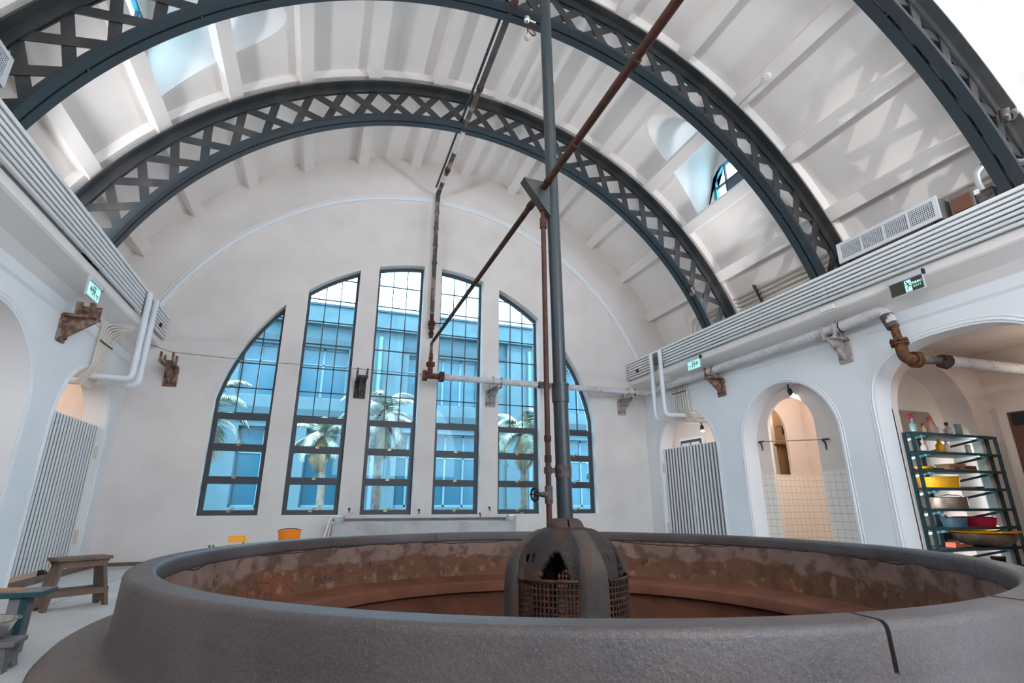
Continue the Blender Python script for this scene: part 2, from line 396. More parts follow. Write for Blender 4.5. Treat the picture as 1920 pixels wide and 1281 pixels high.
struct(o.build('trim_1', 'white', smooth=40), 'white arched moulding on the end wall')

# windows
HB = [2.874, 3.332, 3.803, 4.264, 4.725, 5.18]      # thin glazing bars
TR = [(2.33, 2.41), (1.79, 1.855), (1.245, 1.31)]    # heavy transoms
for i, (x0, x1) in enumerate(WX):
    yf = YB + .20
    fr = plate('window_%d' % (i + 1), [win_loop(x0, x1), win_loop(x0, x1, .048, ZS + .055)], .07, lambda u, v, w: (u, yf + w, v), 'frame')
    struct(fr, 'tall steel window with small panes, number %d from the left' % (i + 1))
    b = MB()
    for z0, z1 in TR:
        def xs(z):
            if z <= WC[1]: return x0 + .04, x1 - .04
            h = math.sqrt(max(0, (WR - .045) ** 2 - (z - WC[1]) ** 2)); return max(x0 + .04, WC[0] - h), min(x1 - .04, WC[0] + h)
        a, c = xs(z1); b.box(a, c, yf - .034, yf + .034, z0, z1)
    b.build('transom', 'frame', fr)
    b = MB()
    for z in HB:
        h2 = (WR - .045) ** 2 - (z - WC[1]) ** 2
        if h2 <= 0: continue
        h = math.sqrt(h2); a, c = max(x0 + .04, WC[0] - h), min(x1 - .04, WC[0] + h)
        if c - a > .03: b.box(a, c, yf - .014, yf + .014, z - .009, z + .009)
    for k in (1, 2):
        x = x0 + .045 + (x1 - x0 - .09) * k / 3; zt = ztop(x, WR - .045)
        b.box(x - .009, x + .009, yf - .014, yf + .014, 2.40, zt)
    b.build('glazing_bar', 'frame', fr)
    plate('glass_pane', [win_loop(x0 + .04, x1 - .04, .006, 2.40)], .004, lambda u, v, w: (u, yf + w, v), 'glass', fr)
    for zb, zt in ((1.855, 2.33), (1.31, 1.79), (.765, 1.245)):
        hw = math.sqrt((WR - .05) ** 2 - max(0, zt - WC[1]) ** 2); a, c = max(x0 + .045, WC[0] - hw), min(x1 - .045, WC[0] + hw)
        s_ = plate('sash', [[(a, zb), (c, zb), (c, zt), (a, zt)], [(a + .032, zb + .03), (c - .032, zb + .03), (c - .032, zt - .03), (a + .032, zt - .03)]], .045, lambda u, v, w: (u, yf - .012 + w, v), 'frame', fr)
        plate('pane', [[(a + .03, zb + .028), (c - .03, zb + .028), (c - .03, zt - .028), (a + .03, zt - .028)]], .004, lambda u, v, w: (u, yf + w, v), 'glass', s_)
        b = MB(); xm = (a + c) / 2; b.box(xm - .03, xm + .03, yf - .05, yf - .02, zb - .005, zb + .025); b.tube([(xm, yf - .05, zb + .02), (xm + .03, yf - .09, zb + .045), (xm + .09, yf - .09, zb + .06)], .011, 8)
        h_ = b.build('latch_handle', 'brass', s_, smooth=40)
        h_['label'] = 'small brass latch handle'

# side walls with arched openings
def arch2(yc, hw, zs):           # round head
    return [(yc - hw, 0)] + [(yc + hw * math.cos(t), zs + hw * math.sin(t)) for t in [PI - PI * i / 24 for i in range(25)]] + [(yc + hw, 0)]
def arch3(yc, hw, zs, h, n=2.5):
    out = [(yc - hw, 0)]
    for i in range(33):
        t = PI - PI * i / 32; c, s_ = math.cos(t), math.sin(t)
        out.append((yc + hw * math.copysign(abs(c) ** (2 / n), c), zs + h * abs(s_) ** (2 / n)))
    return out + [(yc + hw, 0)]
GATE = (8.68, .86, 1.84); MID = (6.245, .905, 1.84); BIG = (3.75, 1.0, 2.10, .74)
def side_outline(arches, z1):
    lp = [(YF - 1, 0)]
    for a in arches: lp += a
    return lp + [(YB + .02, 0), (YB + .02, z1), (YF - 1, z1)]
o = plate('wall_right', [side_outline([arch3(.9, 1.0, 2.1, .74), arch3(*BIG), arch2(*MID), arch2(*GATE)], 3.6)], .30, lambda u, v, w: (XR + .15 + w, u, v), 'side', smooth=25)
struct(o, 'white side wall on the right with three arches'); WR_ = o
o = plate('wall_left', [side_outline([arch3(1.2, 1.0, 2.0, .8), arch2(3.80, .9, 1.85), arch2(6.15, 1.0, 1.80), arch2(*GATE)], 3.6)], .30, lambda u, v, w: (XL - .15 - w, u, v), 'side', smooth=25)
struct(o, 'white side wall on the left with arches'); WL_ = o
# fine bead round each arch
def bead(par, x, loop, r=.013):
    b = MB(); cy = sum(p[0] for p in loop) / len(loop)
    for g in (.035, .075):
        pts = []
        for y, z in loop:
            d = Vector((y - cy, max(0, z - 1.84))); d.normalize(); pts.append((x, y + d.x * g, z + d.y * g))
        b.tube(pts, r if g < .05 else r * .6, 6)
    return b.build('arch_bead', 'side', par, smooth=50)
for lp in (arch3(*BIG), arch2(*MID), arch2(*GATE)): bead(WR_, XR, lp)
for lp in (arch2(6.15, 1.0, 1.80), arch2(*GATE)): bead(WL_, XL, lp)

# cornice and ledge, thin string moulding
for nm, f, lab in (('trim_2', lambda x: x, 'white cornice ledge along the right wall'), ('trim_3', mx, 'white cornice ledge along the left wall')):
    b = MB(); b.prism([(f(x), YB + .02, z) for x, z in ((6.82, 3.22), (6.70, 3.34), (6.47, 3.44), (6.45, 3.46), (6.45, 3.56), (6.97, 3.58), (6.97, 3.90), (6.44, 3.925), (6.44, 3.952), (6.60, 3.952), (6.60, 3.94), (8.4, 3.94), (8.4, 3.22))], (0, YF - 1 - YB, 0))
    struct(b.build(nm, 'plaster'), lab)
for nm, f, lab in (('trim_4', lambda x: x, 'thin string moulding on the right wall'), ('trim_5', mx, 'thin string moulding on the left wall')):
    b = MB(); b.prism([(f(x), YB, z) for x, z in ((6.81, 3.06), (6.80, 3.065), (6.775, 3.10), (6.775, 3.225), (6.81, 3.225))], (0, YF - YB, 0))
    struct(b.build(nm, 'side'), lab)

# vault with two dormer niches
A0, A1, NA = R(15), R(165), 100
prof = [(VC[0] + RV * math.cos(A0 + (A1 - A0) * i / NA), VC[1] + RV * math.sin(A0 + (A1 - A0) * i / NA)) for i in range(NA + 1)]
prof2 = [(VC[0] + (RV + .2) * math.cos(A1 + (A0 - A1) * i / NA), VC[1] + (RV + .2) * math.sin(A1 + (A0 - A1) * i / NA)) for i in range(NA + 1)]
b = MB(); b.prism([(x, YB + .05, z) for x, z in prof + prof2], (0, YF - 1 - YB, 0))
vault = b.build('ceiling', 'plaster')
def niche(g, zb, yc=6.37):
    half = [(.805, zb), (.80, 6.24), (.43, 7.14), (.385, 7.22), (.32, 7.31), (.24, 7.38), (.14, 7.43), (.05, 7.45)]
    r = [(yc + u + g, z + (g if z > zb else 0)) for u, z in half]
    return [(2 * yc - y, z) for y, z in r] + r[::-1]
NI = niche(0, 6.20); NM = niche(.03, 6.17)
NO = niche(.06, 6.14)
for f in (lambda x: x, lambda x: 2 * VC[0] - x):
    b = MB(); b.prism([(f(3.4), y, z) for y, z in NM], (f(7.6) - f(3.4), 0, 0)); c = b.build('cut', 'plaster'); boolean(vault, c); kill(c)
vault.data.materials.clear(); vault.data.materials.append(M['plaster'])
vault.data.shade_smooth(); vault.data.set_sharp_from_angle(angle=R(25))
struct(vault, 'white barrel vault ceiling with ribs')
for k in range(-1, 13):
    t = R(30.9 + 10.78 * k); d = Vector((math.cos(t), 0, math.sin(t))); s_ = Vector((-d.z, 0, d.x)); c0 = Vector((VC[0], 0, VC[1]))
    b = MB(); vs = []
    for y in (YB + .02, YF - 1):
        for u, r in ((-.10, 5.96), (.10, 5.96), (.125, 6.16), (-.125, 6.16)): vs.append(c0 + d * r + s_ * u + Vector((0, y, 0)))
    b.add(vs, [(0, 1, 2, 3), (7, 6, 5, 4), (0, 4, 5, 1), (1, 5, 6, 2), (2, 6, 7, 3), (3, 7, 4, 0)])
    b.build('purlin', 'plaster', vault)
for y in (7.6, 5.15, 2.72, .3):
    b = MB(); sec = [(6.03, -.075), (6.03, .075), (6.08, .10), (6.16, .13), (6.16, -.13), (6.08, -.10)]; m_ = len(sec); n = 70; vs = []
    for i in range(n + 1):
        t = R(17) + R(146) * i / n
        vs += [(VC[0] + r * math.cos(t), y + q, VC[1] + r * math.sin(t)) for r, q in sec]
    b.add(vs, [(i * m_ + j, i * m_ + (j + 1) % m_, (i + 1) * m_ + (j + 1) % m_, (i + 1) * m_ + j) for i in range(n) for j in range(m_)] + [tuple(range(m_)), tuple(range(n * m_, n * m_ + m_))])
    o = b.build('cross_rib', 'plaster', vault, smooth=40)
# dormer tunnels and their windows
for k, f in enumerate((lambda x: x, lambda x: 2 * VC[0] - x)):
    b = MB(); b.prism([(f(3.4), y, z) for y, z in NO], (f(7.0) - f(3.4), 0, 0)); t = b.build('dormer_niche', 'plaster')
    b = MB(); b.prism([(f(3.2), y, z) for y, z in NI], (f(7.2) - f(3.2), 0, 0)); c = b.build('cut', 'plaster'); boolean(t, c); kill(c)
    b = MB(); b.cone((VC[0], 4, VC[1]), (VC[0], 9, VC[1]), RV + .002, RV + .002, 240); c = b.build('cut', 'plaster'); boolean(t, c); kill(c)
    t.data.materials.clear(); t.data.materials.append(M['plaster']); t.data.shade_smooth(); t.data.set_sharp_from_angle(angle=R(25)); t.parent = vault
    yc, xw = 6.37, f(6.70)
    lp = [(yc - .56, 6.22), (yc + .56, 6.22), (yc + .56, 6.93), (yc + .30, 7.10), (yc - .30, 7.10), (yc - .56, 6.93)]
    li = [(yc + (y - yc) * .88, 6.22 + .055 + (z - 6.22) * .90) for y, z in lp]
    w = plate('window_%d' % (7 + k), [lp, li], .06, lambda u, v, w_: (xw + w_, u, v), 'dormer')
    struct(w, 'small blue framed dormer window high in the %s side of the vault' % ('right', 'left')[k])
    b = MB(); b.box(xw - .02, xw + .02, yc + .22, yc + .25, 6.25, 7.06); b.box(xw - .02, xw + .02, yc - .25, yc - .22, 6.25, 7.06); b.box(xw - .02, xw + .02, yc - .52, yc + .52, 6.70, 6.73)
    b.build('glazing_bar', 'frame', w)
    plate('glass_pane', [[(yc + (y - yc) * .95, 6.24 + (z - 6.22) * .96) for y, z in lp]], .004, lambda u, v, w_: (xw + w_, u, v), 'skyglass', w)
    b = MB(); b.box(xw - .012, xw + .012, yc - .22, yc + .22, 6.26, 6.70); q = b.build('blind_panel', 'sky_screen', w); q['label'] = 'grey blind panel in the lower pane'
    # the surround that fills the end of the niche round the window
    big = [(yc + (y - 6.37) * 1.05, 6.16 + (z - 6.20) * 1.04) for y, z in NI]
    s_ = plate('window_surround', [big, [(yc + (y - yc) * .985, 6.23 + (z - 6.22) * .98) for y, z in lp]], .10, lambda u, v, w_: (xw + w_, u, v), 'plaster', vault)

# alcoves behind the right wall
def slab(nm, x0, x1, y0, y1, z0, z1, m, lab):
    return struct(MB().box(x0, x1, y0, y1, z0, z1).build(nm, m), lab)
slab('wall_alcove_right', 9.10, 9.4, -6, 12.4, 0, 3.3, 'warmwall', 'rear wall of the right hand alcoves')
slab('ceiling_alcove_right', 7.08, 9.4, -6, 12.4, 3.02, 3.3, 'warmwall', 'ceiling of the right hand alcoves')
slab('wall_alcove_end_right', 6.9, 9.2, 12.1, 12.4, 0, 3.1, 'warmwall', 'end wall of the right hand alcoves')
# wall between big arch and middle arch, with the arched niche on its near face
def arch_xz(xc, hw, zs, z0=0): return [(xc - hw, z0)] + [(xc + hw * math.cos(t), zs + hw * math.sin(t)) for t in [PI - PI * i / 24 for i in range(25)]] + [(xc + hw, z0)]
lp = [(7.08, 0)] + arch_xz(7.98, .775, 2.02) + [(9.12, 0), (9.12, 3.1), (7.08, 3.1)]
o = plate('wall_niche', [lp], .42, lambda u, v, w: (u, 4.75 + .21 + w, v), 'warmwall', smooth=25); struct(o, 'alcove wall with a round headed niche')
slab('wall_niche_back', 7.1, 9.1, 5.15, 5.22, 0, 3.1, 'warmwall', 'flat back of the round headed niche')
slab('wall_alcove_near', 7.1, 9.2, 2.45, 2.70, 0, 3.1, 'warmwall', 'near side wall of the shelf alcove')
# inner arch of the middle alcove
lp = [(5.25, 0)] + arch2(6.42, .455, 2.10) + [(7.55, 0), (7.55, 3.05), (5.25, 3.05)]
o = plate('wall_inner_arch', [lp], .05, lambda u, v, w: (7.125 + w, u, v), 'warmwall', smooth=25); struct(o, 'inner wall with a narrow arch behind the middle arch')
lp = [[(7.08, 0), (9.12, 0), (9.12, 3.1), (7.08, 3.1)], [(7.07 + .01, 1.38), (8.13, 1.38)] + [(7.60 + .53 * math.cos(t), 2.15 + .53 * math.sin(t)) for t in [PI * i / 24 for i in range(25)]]]
lp[1] = [(7.09 if x < 7.09 else x, z) for x, z in lp[1]]
o = plate('wall_alcove_far', lp, .05, lambda u, v, w: (u, 7.475 + w, v), 'warmwall', smooth=25); struct(o, 'wall with an arched opening between the middle alcove and the gate alcove')
slab('wall_alcove_mid', 8.56, 8.70, 5.2, 7.46, 0, 3.1, 'warmwall', 'rear wall of the middle alcove')
for nm, a, lab in (('trim_6', (7.085, 7.102, 6.875, 7.44, 0, 1.36), 'tiled dado left of the inner arch'), ('trim_7', (7.085, 7.102, 5.24, 5.965, 0, 1.36), 'tiled dado right of the inner arch'),
                   ('trim_8', (7.15, 8.56, 7.43, 7.46, 0, 1.38), 'tiled dado below the far arched opening'), ('trim_9', (8.54, 8.57, 5.3, 7.44, 0, 1.38), 'tiled dado on the rear wall of the middle alcove')):
    slab(nm, *a, 'tile', lab)
slab('trim_10', 7.15, 8.14, 7.42, 7.52, 1.38, 1.40, 'white', 'white cap on the tiled sill')
# dark doorway in the shelf alcove, back door in the middle alcove
d = MB(); d.box(9.04, 9.10, 3.5, 4.62, 0, 2.22); d = struct(d.build('door_1', 'warmwall'), 'plain doorway lining in the shelf alcove')
b = MB(); b.box(9.03, 9.05, 3.5, 4.50, 0, 2.12); b.build('door_leaf', 'boxbrown', d)
b = MB(); b.box(9.02, 9.035, 3.7, 4.46, 1.93, 2.10); b.build('transom_panel', 'black', d)
d = MB(); d.box(7.95, 9.10, 7.98, 8.04, 0, 2.75)
d = struct(d.build('door_2', 'ochre'), 'ochre painted partition door seen through the inner arch')
b = MB(); b.box(8.27, 8.35, 7.94, 7.98, 0, 2.75); b.box(8.0, 9.1, 7.94, 7.98, 2.66, 2.75); b.build('door_frame', 'white', d)
b = MB(); b.box(8.60, 8.74, 7.955, 7.98, 2.22, 2.39); b.build('notice_plate', 'black', d)
b = MB(); b.tube([(8.46, 7.98, 2.36), (8.46, 7.92, 2.36), (8.54, 7.92, 2.37)], .013, 8); b.build('door_handle', 'grey', d)
b = MB(); b.box(8.30, 9.0, 7.93, 7.98, 1.98, 2.02); b.build('mid_rail', 'boxbrown', d)
# gate alcove window
w = MB(); w.box(9.05, 9.1, 10.85, 11.80, 1.3, 2.56); w = struct(w.build('window_9', 'white'), 'dark framed window in the gate alcove')
b = MB(); b.box(9.03, 9.06, 10.92, 11.73, 1.36, 2.50); b.build('window_frame', 'frame', w)
b = MB(); b.box(9.02, 9.035, 10.97, 11.30, 1.42, 2.43); b.box(9.02, 9.035, 11.35, 11.68, 1.42, 2.43); b.build('glass_pane', 'greywhite', w)
b = MB(); b.box(7.1, 9.1, 10.9, 11.05, 2.84, 2.94); struct(b.build('trim_11', 'white'), 'white beam crossing the gate alcove')
# alcoves behind the left wall
slab('wall_alcove_left', -5.6, -5.3, -6, 10.4, 0, 3.3, 'warmwall', 'rear wall of the left hand alcoves')
slab('ceiling_alcove_left', -5.6, -3.35, -6, 10.4, 3.02, 3.3, 'warmwall', 'ceiling of the left hand alcoves')
slab('wall_alcove_end_left', -5.5, -3.4, 9.72, 10.2, 0, 3.1, 'warmwall', 'end wall of the left hand alcoves')
slab('wall_alcove_jamb_left', -5.4, -3.4, 7.35, 7.55, 0, 3.1, 'warmwall', 'wall between the left alcoves')
# sloped threshold below the left gate, skirting strip
b = MB(); b.prism([(-3.1, 7.80, 0), (-2.96, 7.80, 0), (-2.96, 9.95, 0), (-3.1, 9.95, 0)], (0, 0, .05)); struct(b.build('trim_12', 'wood'), 'brown threshold strip below the left gate')
b = MB(); b.box(-3.1, 6.8, 9.97, 10.0, 0, .05); struct(b.build('baseboard_back', 'wood'), 'low brown skirting on the end wall')

# rear end wall behind the photographer with its own high arched window
lp = [[(-5.8, 0), (9.6, 0), (9.6, 8.7), (-5.8, 8.7)], [(.6, 2.2), (6.4, 2.2)] + [(3.5 + 2.9 * math.cos(t), 3.4 + 2.9 * math.sin(t)) for t in [PI * i / 24 for i in range(25)]]]
o = plate('wall_rear', lp, .3, lambda u, v, w: (u, YF - .8 + w, v), 'plaster'); struct(o, 'rear end wall with a high arched window opening')
# ------------------------------------------------------------------ lattice arch trusses
def pol(r, a, y): return (VC[0] + r * math.cos(a), y, VC[1] + r * math.sin(a))
def ring(b, r0, r1, y0, y1, a0, a1, n=110):
    vs = []
    for i in range(n + 1):
        a = a0 + (a1 - a0) * i / n
        vs += [pol(r0, a, y0), pol(r1, a, y0), pol(r1, a, y1), pol(r0, a, y1)]
    fs = [(0, 1, 2, 3), (4 * n + 3, 4 * n + 2, 4 * n + 1, 4 * n)]
    for i in range(n):
        for j in range(4): fs.append((4 * i + j, 4 * i + 4 + j, 4 * i + 4 + (j + 1) % 4, 4 * i + (j + 1) % 4))
    b.add(vs, fs)
STEP = R(5.36); TC = R(106.35)
def truss(y, label):
    t = thing('arched_truss', (VC[0], y, 3.84), label, 'truss', 'arched lattice trusses under the vault')
    al, ah = R(19.2), R(160.8); bl, bh = R(17.0), R(163.0)
    b = MB()
    for s in (-1, 1):
        ring(b, 5.20, 5.222, y + s * .014, y + s * .125, al, ah); ring(b, 5.222, 5.335, y + s * .014, y + s * .030, al, ah)
        ring(b, 5.222, 5.24, y + s * .112, y + s * .128, al, ah)
    b.build('lower_chord', 'bluesteel', t, smooth=40)
    b = MB()
    for s in (-1, 1):
        ring(b, 5.875, 5.90, y + s * .014, y + s * .135, bl, bh); ring(b, 5.765, 5.875, y + s * .014, y + s * .030, bl, bh)
    b.build('upper_chord', 'steel', t, smooth=40)
    b = MB()
    for k in range(0, 60):
        a = al + (ah - al) * (k + .5) / 60
        p = Vector(pol(5.222, a, y)); n = Vector((math.cos(a), 0, math.sin(a)))
        b.bar(p - n * .03, p + n * .0, .022, .05, (0, 1, 0)) if k % 6 == 0 else None
    b.build('splice_plate', 'bluesteel', t)
    for fam in (0, 1):
        for k in range(-15, 16):
            a = TC + STEP * k; a2 = a + STEP * (1 if fam else -1)
            if not (R(18.5) < min(a, a2) and max(a, a2) < R(161.5)): continue
            p0, p1 = Vector(pol(5.83, a, y)), Vector(pol(5.27, a2, y))
            d = (p1 - p0).normalized(); p0 -= d * .02; p1 += d * .02
            off = Vector((0, .007 if fam else -.007, 0))
            b = MB(); b.bar(p0 + off, p1 + off, .115, .012, (0, 1, 0)); b.build('lattice_bar', 'steel', t)
    for s in (R(18.9), PI - R(18.9)):
        c = math.cos(s); x0, x1 = VC[0] + math.copysign(4.86, c), VC[0] + math.copysign(5.82, c)
        b = MB()
        for xc in (VC[0] + math.copysign(4.93, c), VC[0] + math.copysign(5.60, c)):
            b.box(xc - .15, xc + .15, y - .17, y + .17, 3.84, 4.06)
        b.box(x0, x1, y - .02, y + .02, 3.86, 4.03)
        b.build('bearing_shoe', 'steel', t, bevel=.008)
    return t
tA = truss(7.6, 'dark lattice arch truss nearest the window wall')
tB = truss(5.15, 'dark lattice arch truss in front of the post, second from the window wall')
tC = truss(2.72, 'dark lattice arch truss crossing the upper right corner of the photo')

# ------------------------------------------------------------------ the round bath
px, py = POOL
bath = thing('round_bath', (px, py, 0), 'large round terrazzo bath with a cracked rim in the middle of the hall', 'bath')
N_ = 120
b = MB(); b.lathe([(2.86, .0), (2.86, .19), (3.04, .19), (3.12, .183), (3.175, .165), (3.205, .13), (3.22, .0)], (px, py, 0), N_); b.build('step_plinth', 'pool_step', bath, smooth=40)
b = MB(); b.lathe([(2.965, .185), (2.945, .20), (2.930, .23), (2.918, .40)], (px, py, 0), N_); b.build('outer_wall', 'pool_outer', bath, smooth=40)
b = MB(); b.lathe([(2.776, .43), (2.772, .30), (2.755, .04), (2.75, .0)], (px, py, 0), N_); b.build('inner_wall', 'pool_inner', bath, smooth=40)
b = MB(); b.lathe([(2.755, .03), (2.66, .01), (2.50, -.005), (2.465, -.015), (2.452, -.03), (2.447, -.12), (2.48, -.13), (2.53, -.15), (2.53, -.5)], (px, py, 0), N_); b.build('bench_ledge', 'pool_bench', bath, smooth=50)
b = MB(); b.lathe([(0.0, -.48), (2.55, -.48)], (px, py, 0), N_); b.build('basin_floor', 'pool_deep', bath)
cuts = [-94.9, -78.0, -40.0, 14.1, 36.2, 84.0, 99.3]
for i, a in enumerate(cuts):
    a2 = cuts[(i + 1) % len(cuts)]; a2 += 360 if a2 < a else 0
    wide = .0052 if a in (-94.9, -78.0) else .0012; wide2 = .0052 if (a2 if a2 < 180 else a2 - 360) in (-94.9, -78.0) else .0012
    t0, t1 = R(a) + wide, R(a2) - wide2; n = max(4, int((a2 - a) / 3))
    pr = [(2.770, .445), (2.766, .51), (2.7665, .512), (2.769, .527), (2.776, .536), (2.787, .5405), (2.789, .5408), (2.890, .539), (2.892, .5388), (2.904, .535), (2.913, .526), (2.9165, .513), (2.917, .511), (2.920, .395), (2.82, .39), (2.82, .445)]
    b = MB(); b.lathe(pr, (px, py, 0), n, a0=t0, a1=t1, closed=True); b.build('coping_block', 'pool_top', bath, smooth=45)
# mortar seen in the open joints
b = MB()
for a in (-94.9, -78.0):
    b.lathe([(2.785, .37), (2.785, .51), (2.81, .525), (2.87, .520), (2.905, .50), (2.910, .37)], (px, py, 0), 2, a0=R(a) - .0065, a1=R(a) + .0065, closed=True)
b.build('joint_mortar', 'rustdark', bath)

# ------------------------------------------------------------------ domed cover on the bath's middle
PX, PY = 1.955, 4.12
dome = thing('domed_cover', (PX, PY, -.48), 'dark stone ribbed dome with rusty grilles in the middle of the bath', 'dome')
view = math.atan2(0 - PY, 0 - PX)             # towards the photographer
RIB = [view + R(25), view + R(25 + 90), view + R(25 + 180), view + R(25 + 270)]
def dome_r(h):                                  # shell radius at height h above the basin floor (0..1.2)
    z = h
    if z <= .75: return .462 - .012 * (z / .75)
    t = min(1, (z - .75) / .45); return .44 * max(0, 1 - t ** 2.3) ** .435 + .01
DZ = -.48
def rib_k(az):
    d = min(abs((az - r + PI) % (2 * PI) - PI) for r in RIB); return max(0, 1 - d / R(19)), d
NAZ, NH = 192, 76
def dome_pt(i, j, inner=0.):
    az = 2 * PI * i / NAZ; h = 1.195 * j / NH if j < 60 else .92 + (1.195 - .92) * math.sin((j - 60) / (NH - 60) * PI / 2)
    if j < 60: h = .92 * j / 60
    r = dome_r(h); k, d = rib_k(az)
    bump = .035 * min(1, k * 3.0) * (1 if h < 1.0 else max(0, (1.195 - h) / .165)); r += bump - inner
    return (PX + max(0, r) * math.cos(az), PY + max(0, r) * math.sin(az), DZ + h), az, h
def open_at(az, h):
    # each bay: open behind the grille, a pointed arch above it on the right, a pair of small square sockets on the left
    for r in RIB:
        q = ((az - r) % (2 * PI))
        if q < R(90):
            u = (q - R(45)) * .47             # arc length from the bay's middle
            if .06 < h < .80 and abs(u) < .29: return True
            d = (u - .075) / (.17 if u < .075 else .13)
            if abs(d) < 1 and h < 1.03 - .25 * abs(d) ** 2.1 and h > .5: return True
            if .955 < h < 1.01 and (-.235 < u < -.195 or -.17 < u < -.13): return True
    return False
b = MB(); vs = []; idx = {}
for j in range(NH + 1):
    for i in range(NAZ): vs.append(dome_pt(i, j)[0])
fs = []
for j in range(NH):
    for i in range(NAZ):
        az = 2 * PI * (i + .5) / NAZ; h = (dome_pt(i, j)[2] + dome_pt(i, j + 1)[2]) / 2
        if open_at(az, h): continue
        fs.append((j * NAZ + i, j * NAZ + (i + 1) % NAZ, (j + 1) * NAZ + (i + 1) % NAZ, (j + 1) * NAZ + i))
b.add(vs, fs)
sh = b.build('dome_shell', 'pool_dome', dome, smooth=50)
md = sh.modifiers.new('s', 'SOLIDIFY'); md.thickness = .055; md.offset = -1
for r in RIB:
    b = MB(); w = R(11.5); n = 60; rows = []
    for j in range(n + 1):
        h = 1.17 * math.sin(j / n * PI / 2) if j > n * .5 else 1.17 * math.sin(PI / 4) * j / (n * .5)
        rr = dome_r(h) + .045; k = min(1, (1.195 - h) / .3); ww = .095 * (.55 + .45 * k) + .015 * (1 - h)
        row = []
        for u, e in ((-1.25, -.05), (-1, .0), (-.55, .012), (0, .016), (.55, .012), (1, .0), (1.25, -.05)):
            rad = rr + e - .03 * (1 - k); cx_, cy_ = math.cos(r), math.sin(r)
            foot = .05 * max(0, 1 - h / .12)
            row.append((PX + (rad + foot) * cx_ - u * ww * cy_, PY + (rad + foot) * cy_ + u * ww * cx_, DZ + h))
        rows.append(row)
    m_ = 7; b.add([p for rw in rows for p in rw], [(j * m_ + i, j * m_ + i + 1, (j + 1) * m_ + i + 1, (j + 1) * m_ + i) for j in range(n) for i in range(m_ - 1)])
    b.build('dome_rib', 'pool_rib', dome, smooth=50)
for r in RIB:
    b = MB(); a0, a1 = r + R(15), r + R(75); rg = .468; nn = 16
    def gp(a, h):
        s_ = math.sin((a - a0) / (a1 - a0) * PI); return (PX + (rg + .012 * s_) * math.cos(a), PY + (rg + .012 * s_) * math.sin(a), DZ + h)
    for k in range(nn + 1):
        a = a0 + (a1 - a0) * k / nn; d = Vector((math.cos(a), math.sin(a), 0)); b.bar(gp(a, .30), gp(a, .82), .012, .008, d)
    for k in range(14):
        h = .30 + .52 * k / 13; b.sweep([gp(a0 + (a1 - a0) * q / 20, h) for q in range(21)], [(-.004, -.006), (.004, -.006), (.004, .006), (-.004, .006)])
    gr = b.build('basket_grille', 'rustdark', dome)
    b = MB(); b.tube([gp(a0 + (a1 - a0) * q / 24,   .83) for q in range(25)], .013, 10); b.build('rim_rail', 'rustdark', gr, smooth=50)
# two stone collar halves where the post leaves the dome
for k, (a0, a1) in enumerate(((view - R(150), view + R(8)), (view + R(14), view + R(200)))):
    b = MB(); b.lathe([(.072, 1.16), (.150, 1.175), (.146, 1.205), (.128, 1.232), (.105, 1.250), (.080, 1.254), (.072, 1.25)], (PX, PY, DZ), 24, a0=a0, a1=a1, closed=True); b.build('collar_half', 'pool_rib', dome, smooth=50)

# ------------------------------------------------------------------ central post with its bracket
post = thing('steel_post', (PX, PY, .77), 'tall dark steel post rising from the dome', 'post')
def pp(z, dx=0, dy=0): return (PX - .0125 * (z - .77) + dx, PY + dy, z)
b = MB(); b.tube([pp(.74), pp(1.78)], .0655, 28); b.tube([pp(1.84), pp(8.05)], .060, 28); b.build('pole', 'postpaint', post, smooth=50)
b = MB(); b.tube([pp(1.74), pp(1.895)], .075, 28); b.tube([pp(1.885), pp(1.905)], .079, 28); b.build('sleeve_coupling', 'postpaint', post, smooth=50)
b = MB(); zb = 3.60
x_ = pp(zb)[0]
for dy in (-.045, .045):
    b.prism([(x_ - .05, PY + dy - .006, zb + .32), (x_ - .30, PY + dy - .006, zb + .32), (x_ - .05, PY + dy - .006, zb - .02)], (0, .012, 0))
b.bar((x_ - .32, PY, zb + .335), (x_ - .05, PY, zb - .035), .11, .016, (1, 0, 1)); b.box(x_ - .32, x_ - .04, PY - .055, PY + .055, zb + .315, zb + .33)
b.build('gusset_bracket', 'steel', post, bevel=.003)
# riser pipe beside the post, with its valve
RX, RY = 1.818, 4.135
ris = thing('riser_pipe', (RX, RY, .70), 'rusty vertical feed pipe with a handwheel valve beside the post', 'pipe')
b = MB(); b.tube([(RX, RY, .62), (RX, RY, 3.72)], .0235, 18); b.build('pipe_run', 'rustpipe', ris, smooth=50)
for z, r, h in ((3.50, .034, .10), (1.25, .030, .06), (1.42, .030, .05), (3.66, .036, .05)):
    b = MB(); b.tube([(RX, RY, z - h / 2), (RX, RY, z + h / 2)], r, 16); b.build('coupling', 'rustdark', ris, smooth=50)
b = MB(); b.tube([(RX, RY, .90), (RX, RY, 1.02)], .033, 18)
for z in (.90, 1.015): b.tube([(RX, RY, z - .012), (RX, RY, z + .012)], .036, 8)
b.cone((RX, RY, .96), (RX - .085, RY - .02, .96), .032, .018, 14); b.tube([(RX - .07, RY - .015, .96), (RX - .145, RY - .035, .96)], .010, 10)
vb = b.build('valve_body', 'bracketdark', ris, smooth=45)
ax = Vector((-1, -.25, 0)).normalized(); wc = Vector((RX - .14, RY - .034, .96)); e1 = ax.cross(Vector((0, 0, 1))).normalized(); e2 = Vector((0, 0, 1))
b = MB(); b.tube([wc + (e1 * math.cos(2 * PI * k / 24) + e2 * math.sin(2 * PI * k / 24)) * (.050 + .004 * math.cos(PI * k / 1.5)) for k in range(24)], .009, 8, closed=True)
for k in range(5): b.tube([wc, wc + (e1 * math.cos(2 * PI * k / 5) + e2 * math.sin(2 * PI * k / 5)) * .05], .006, 6)
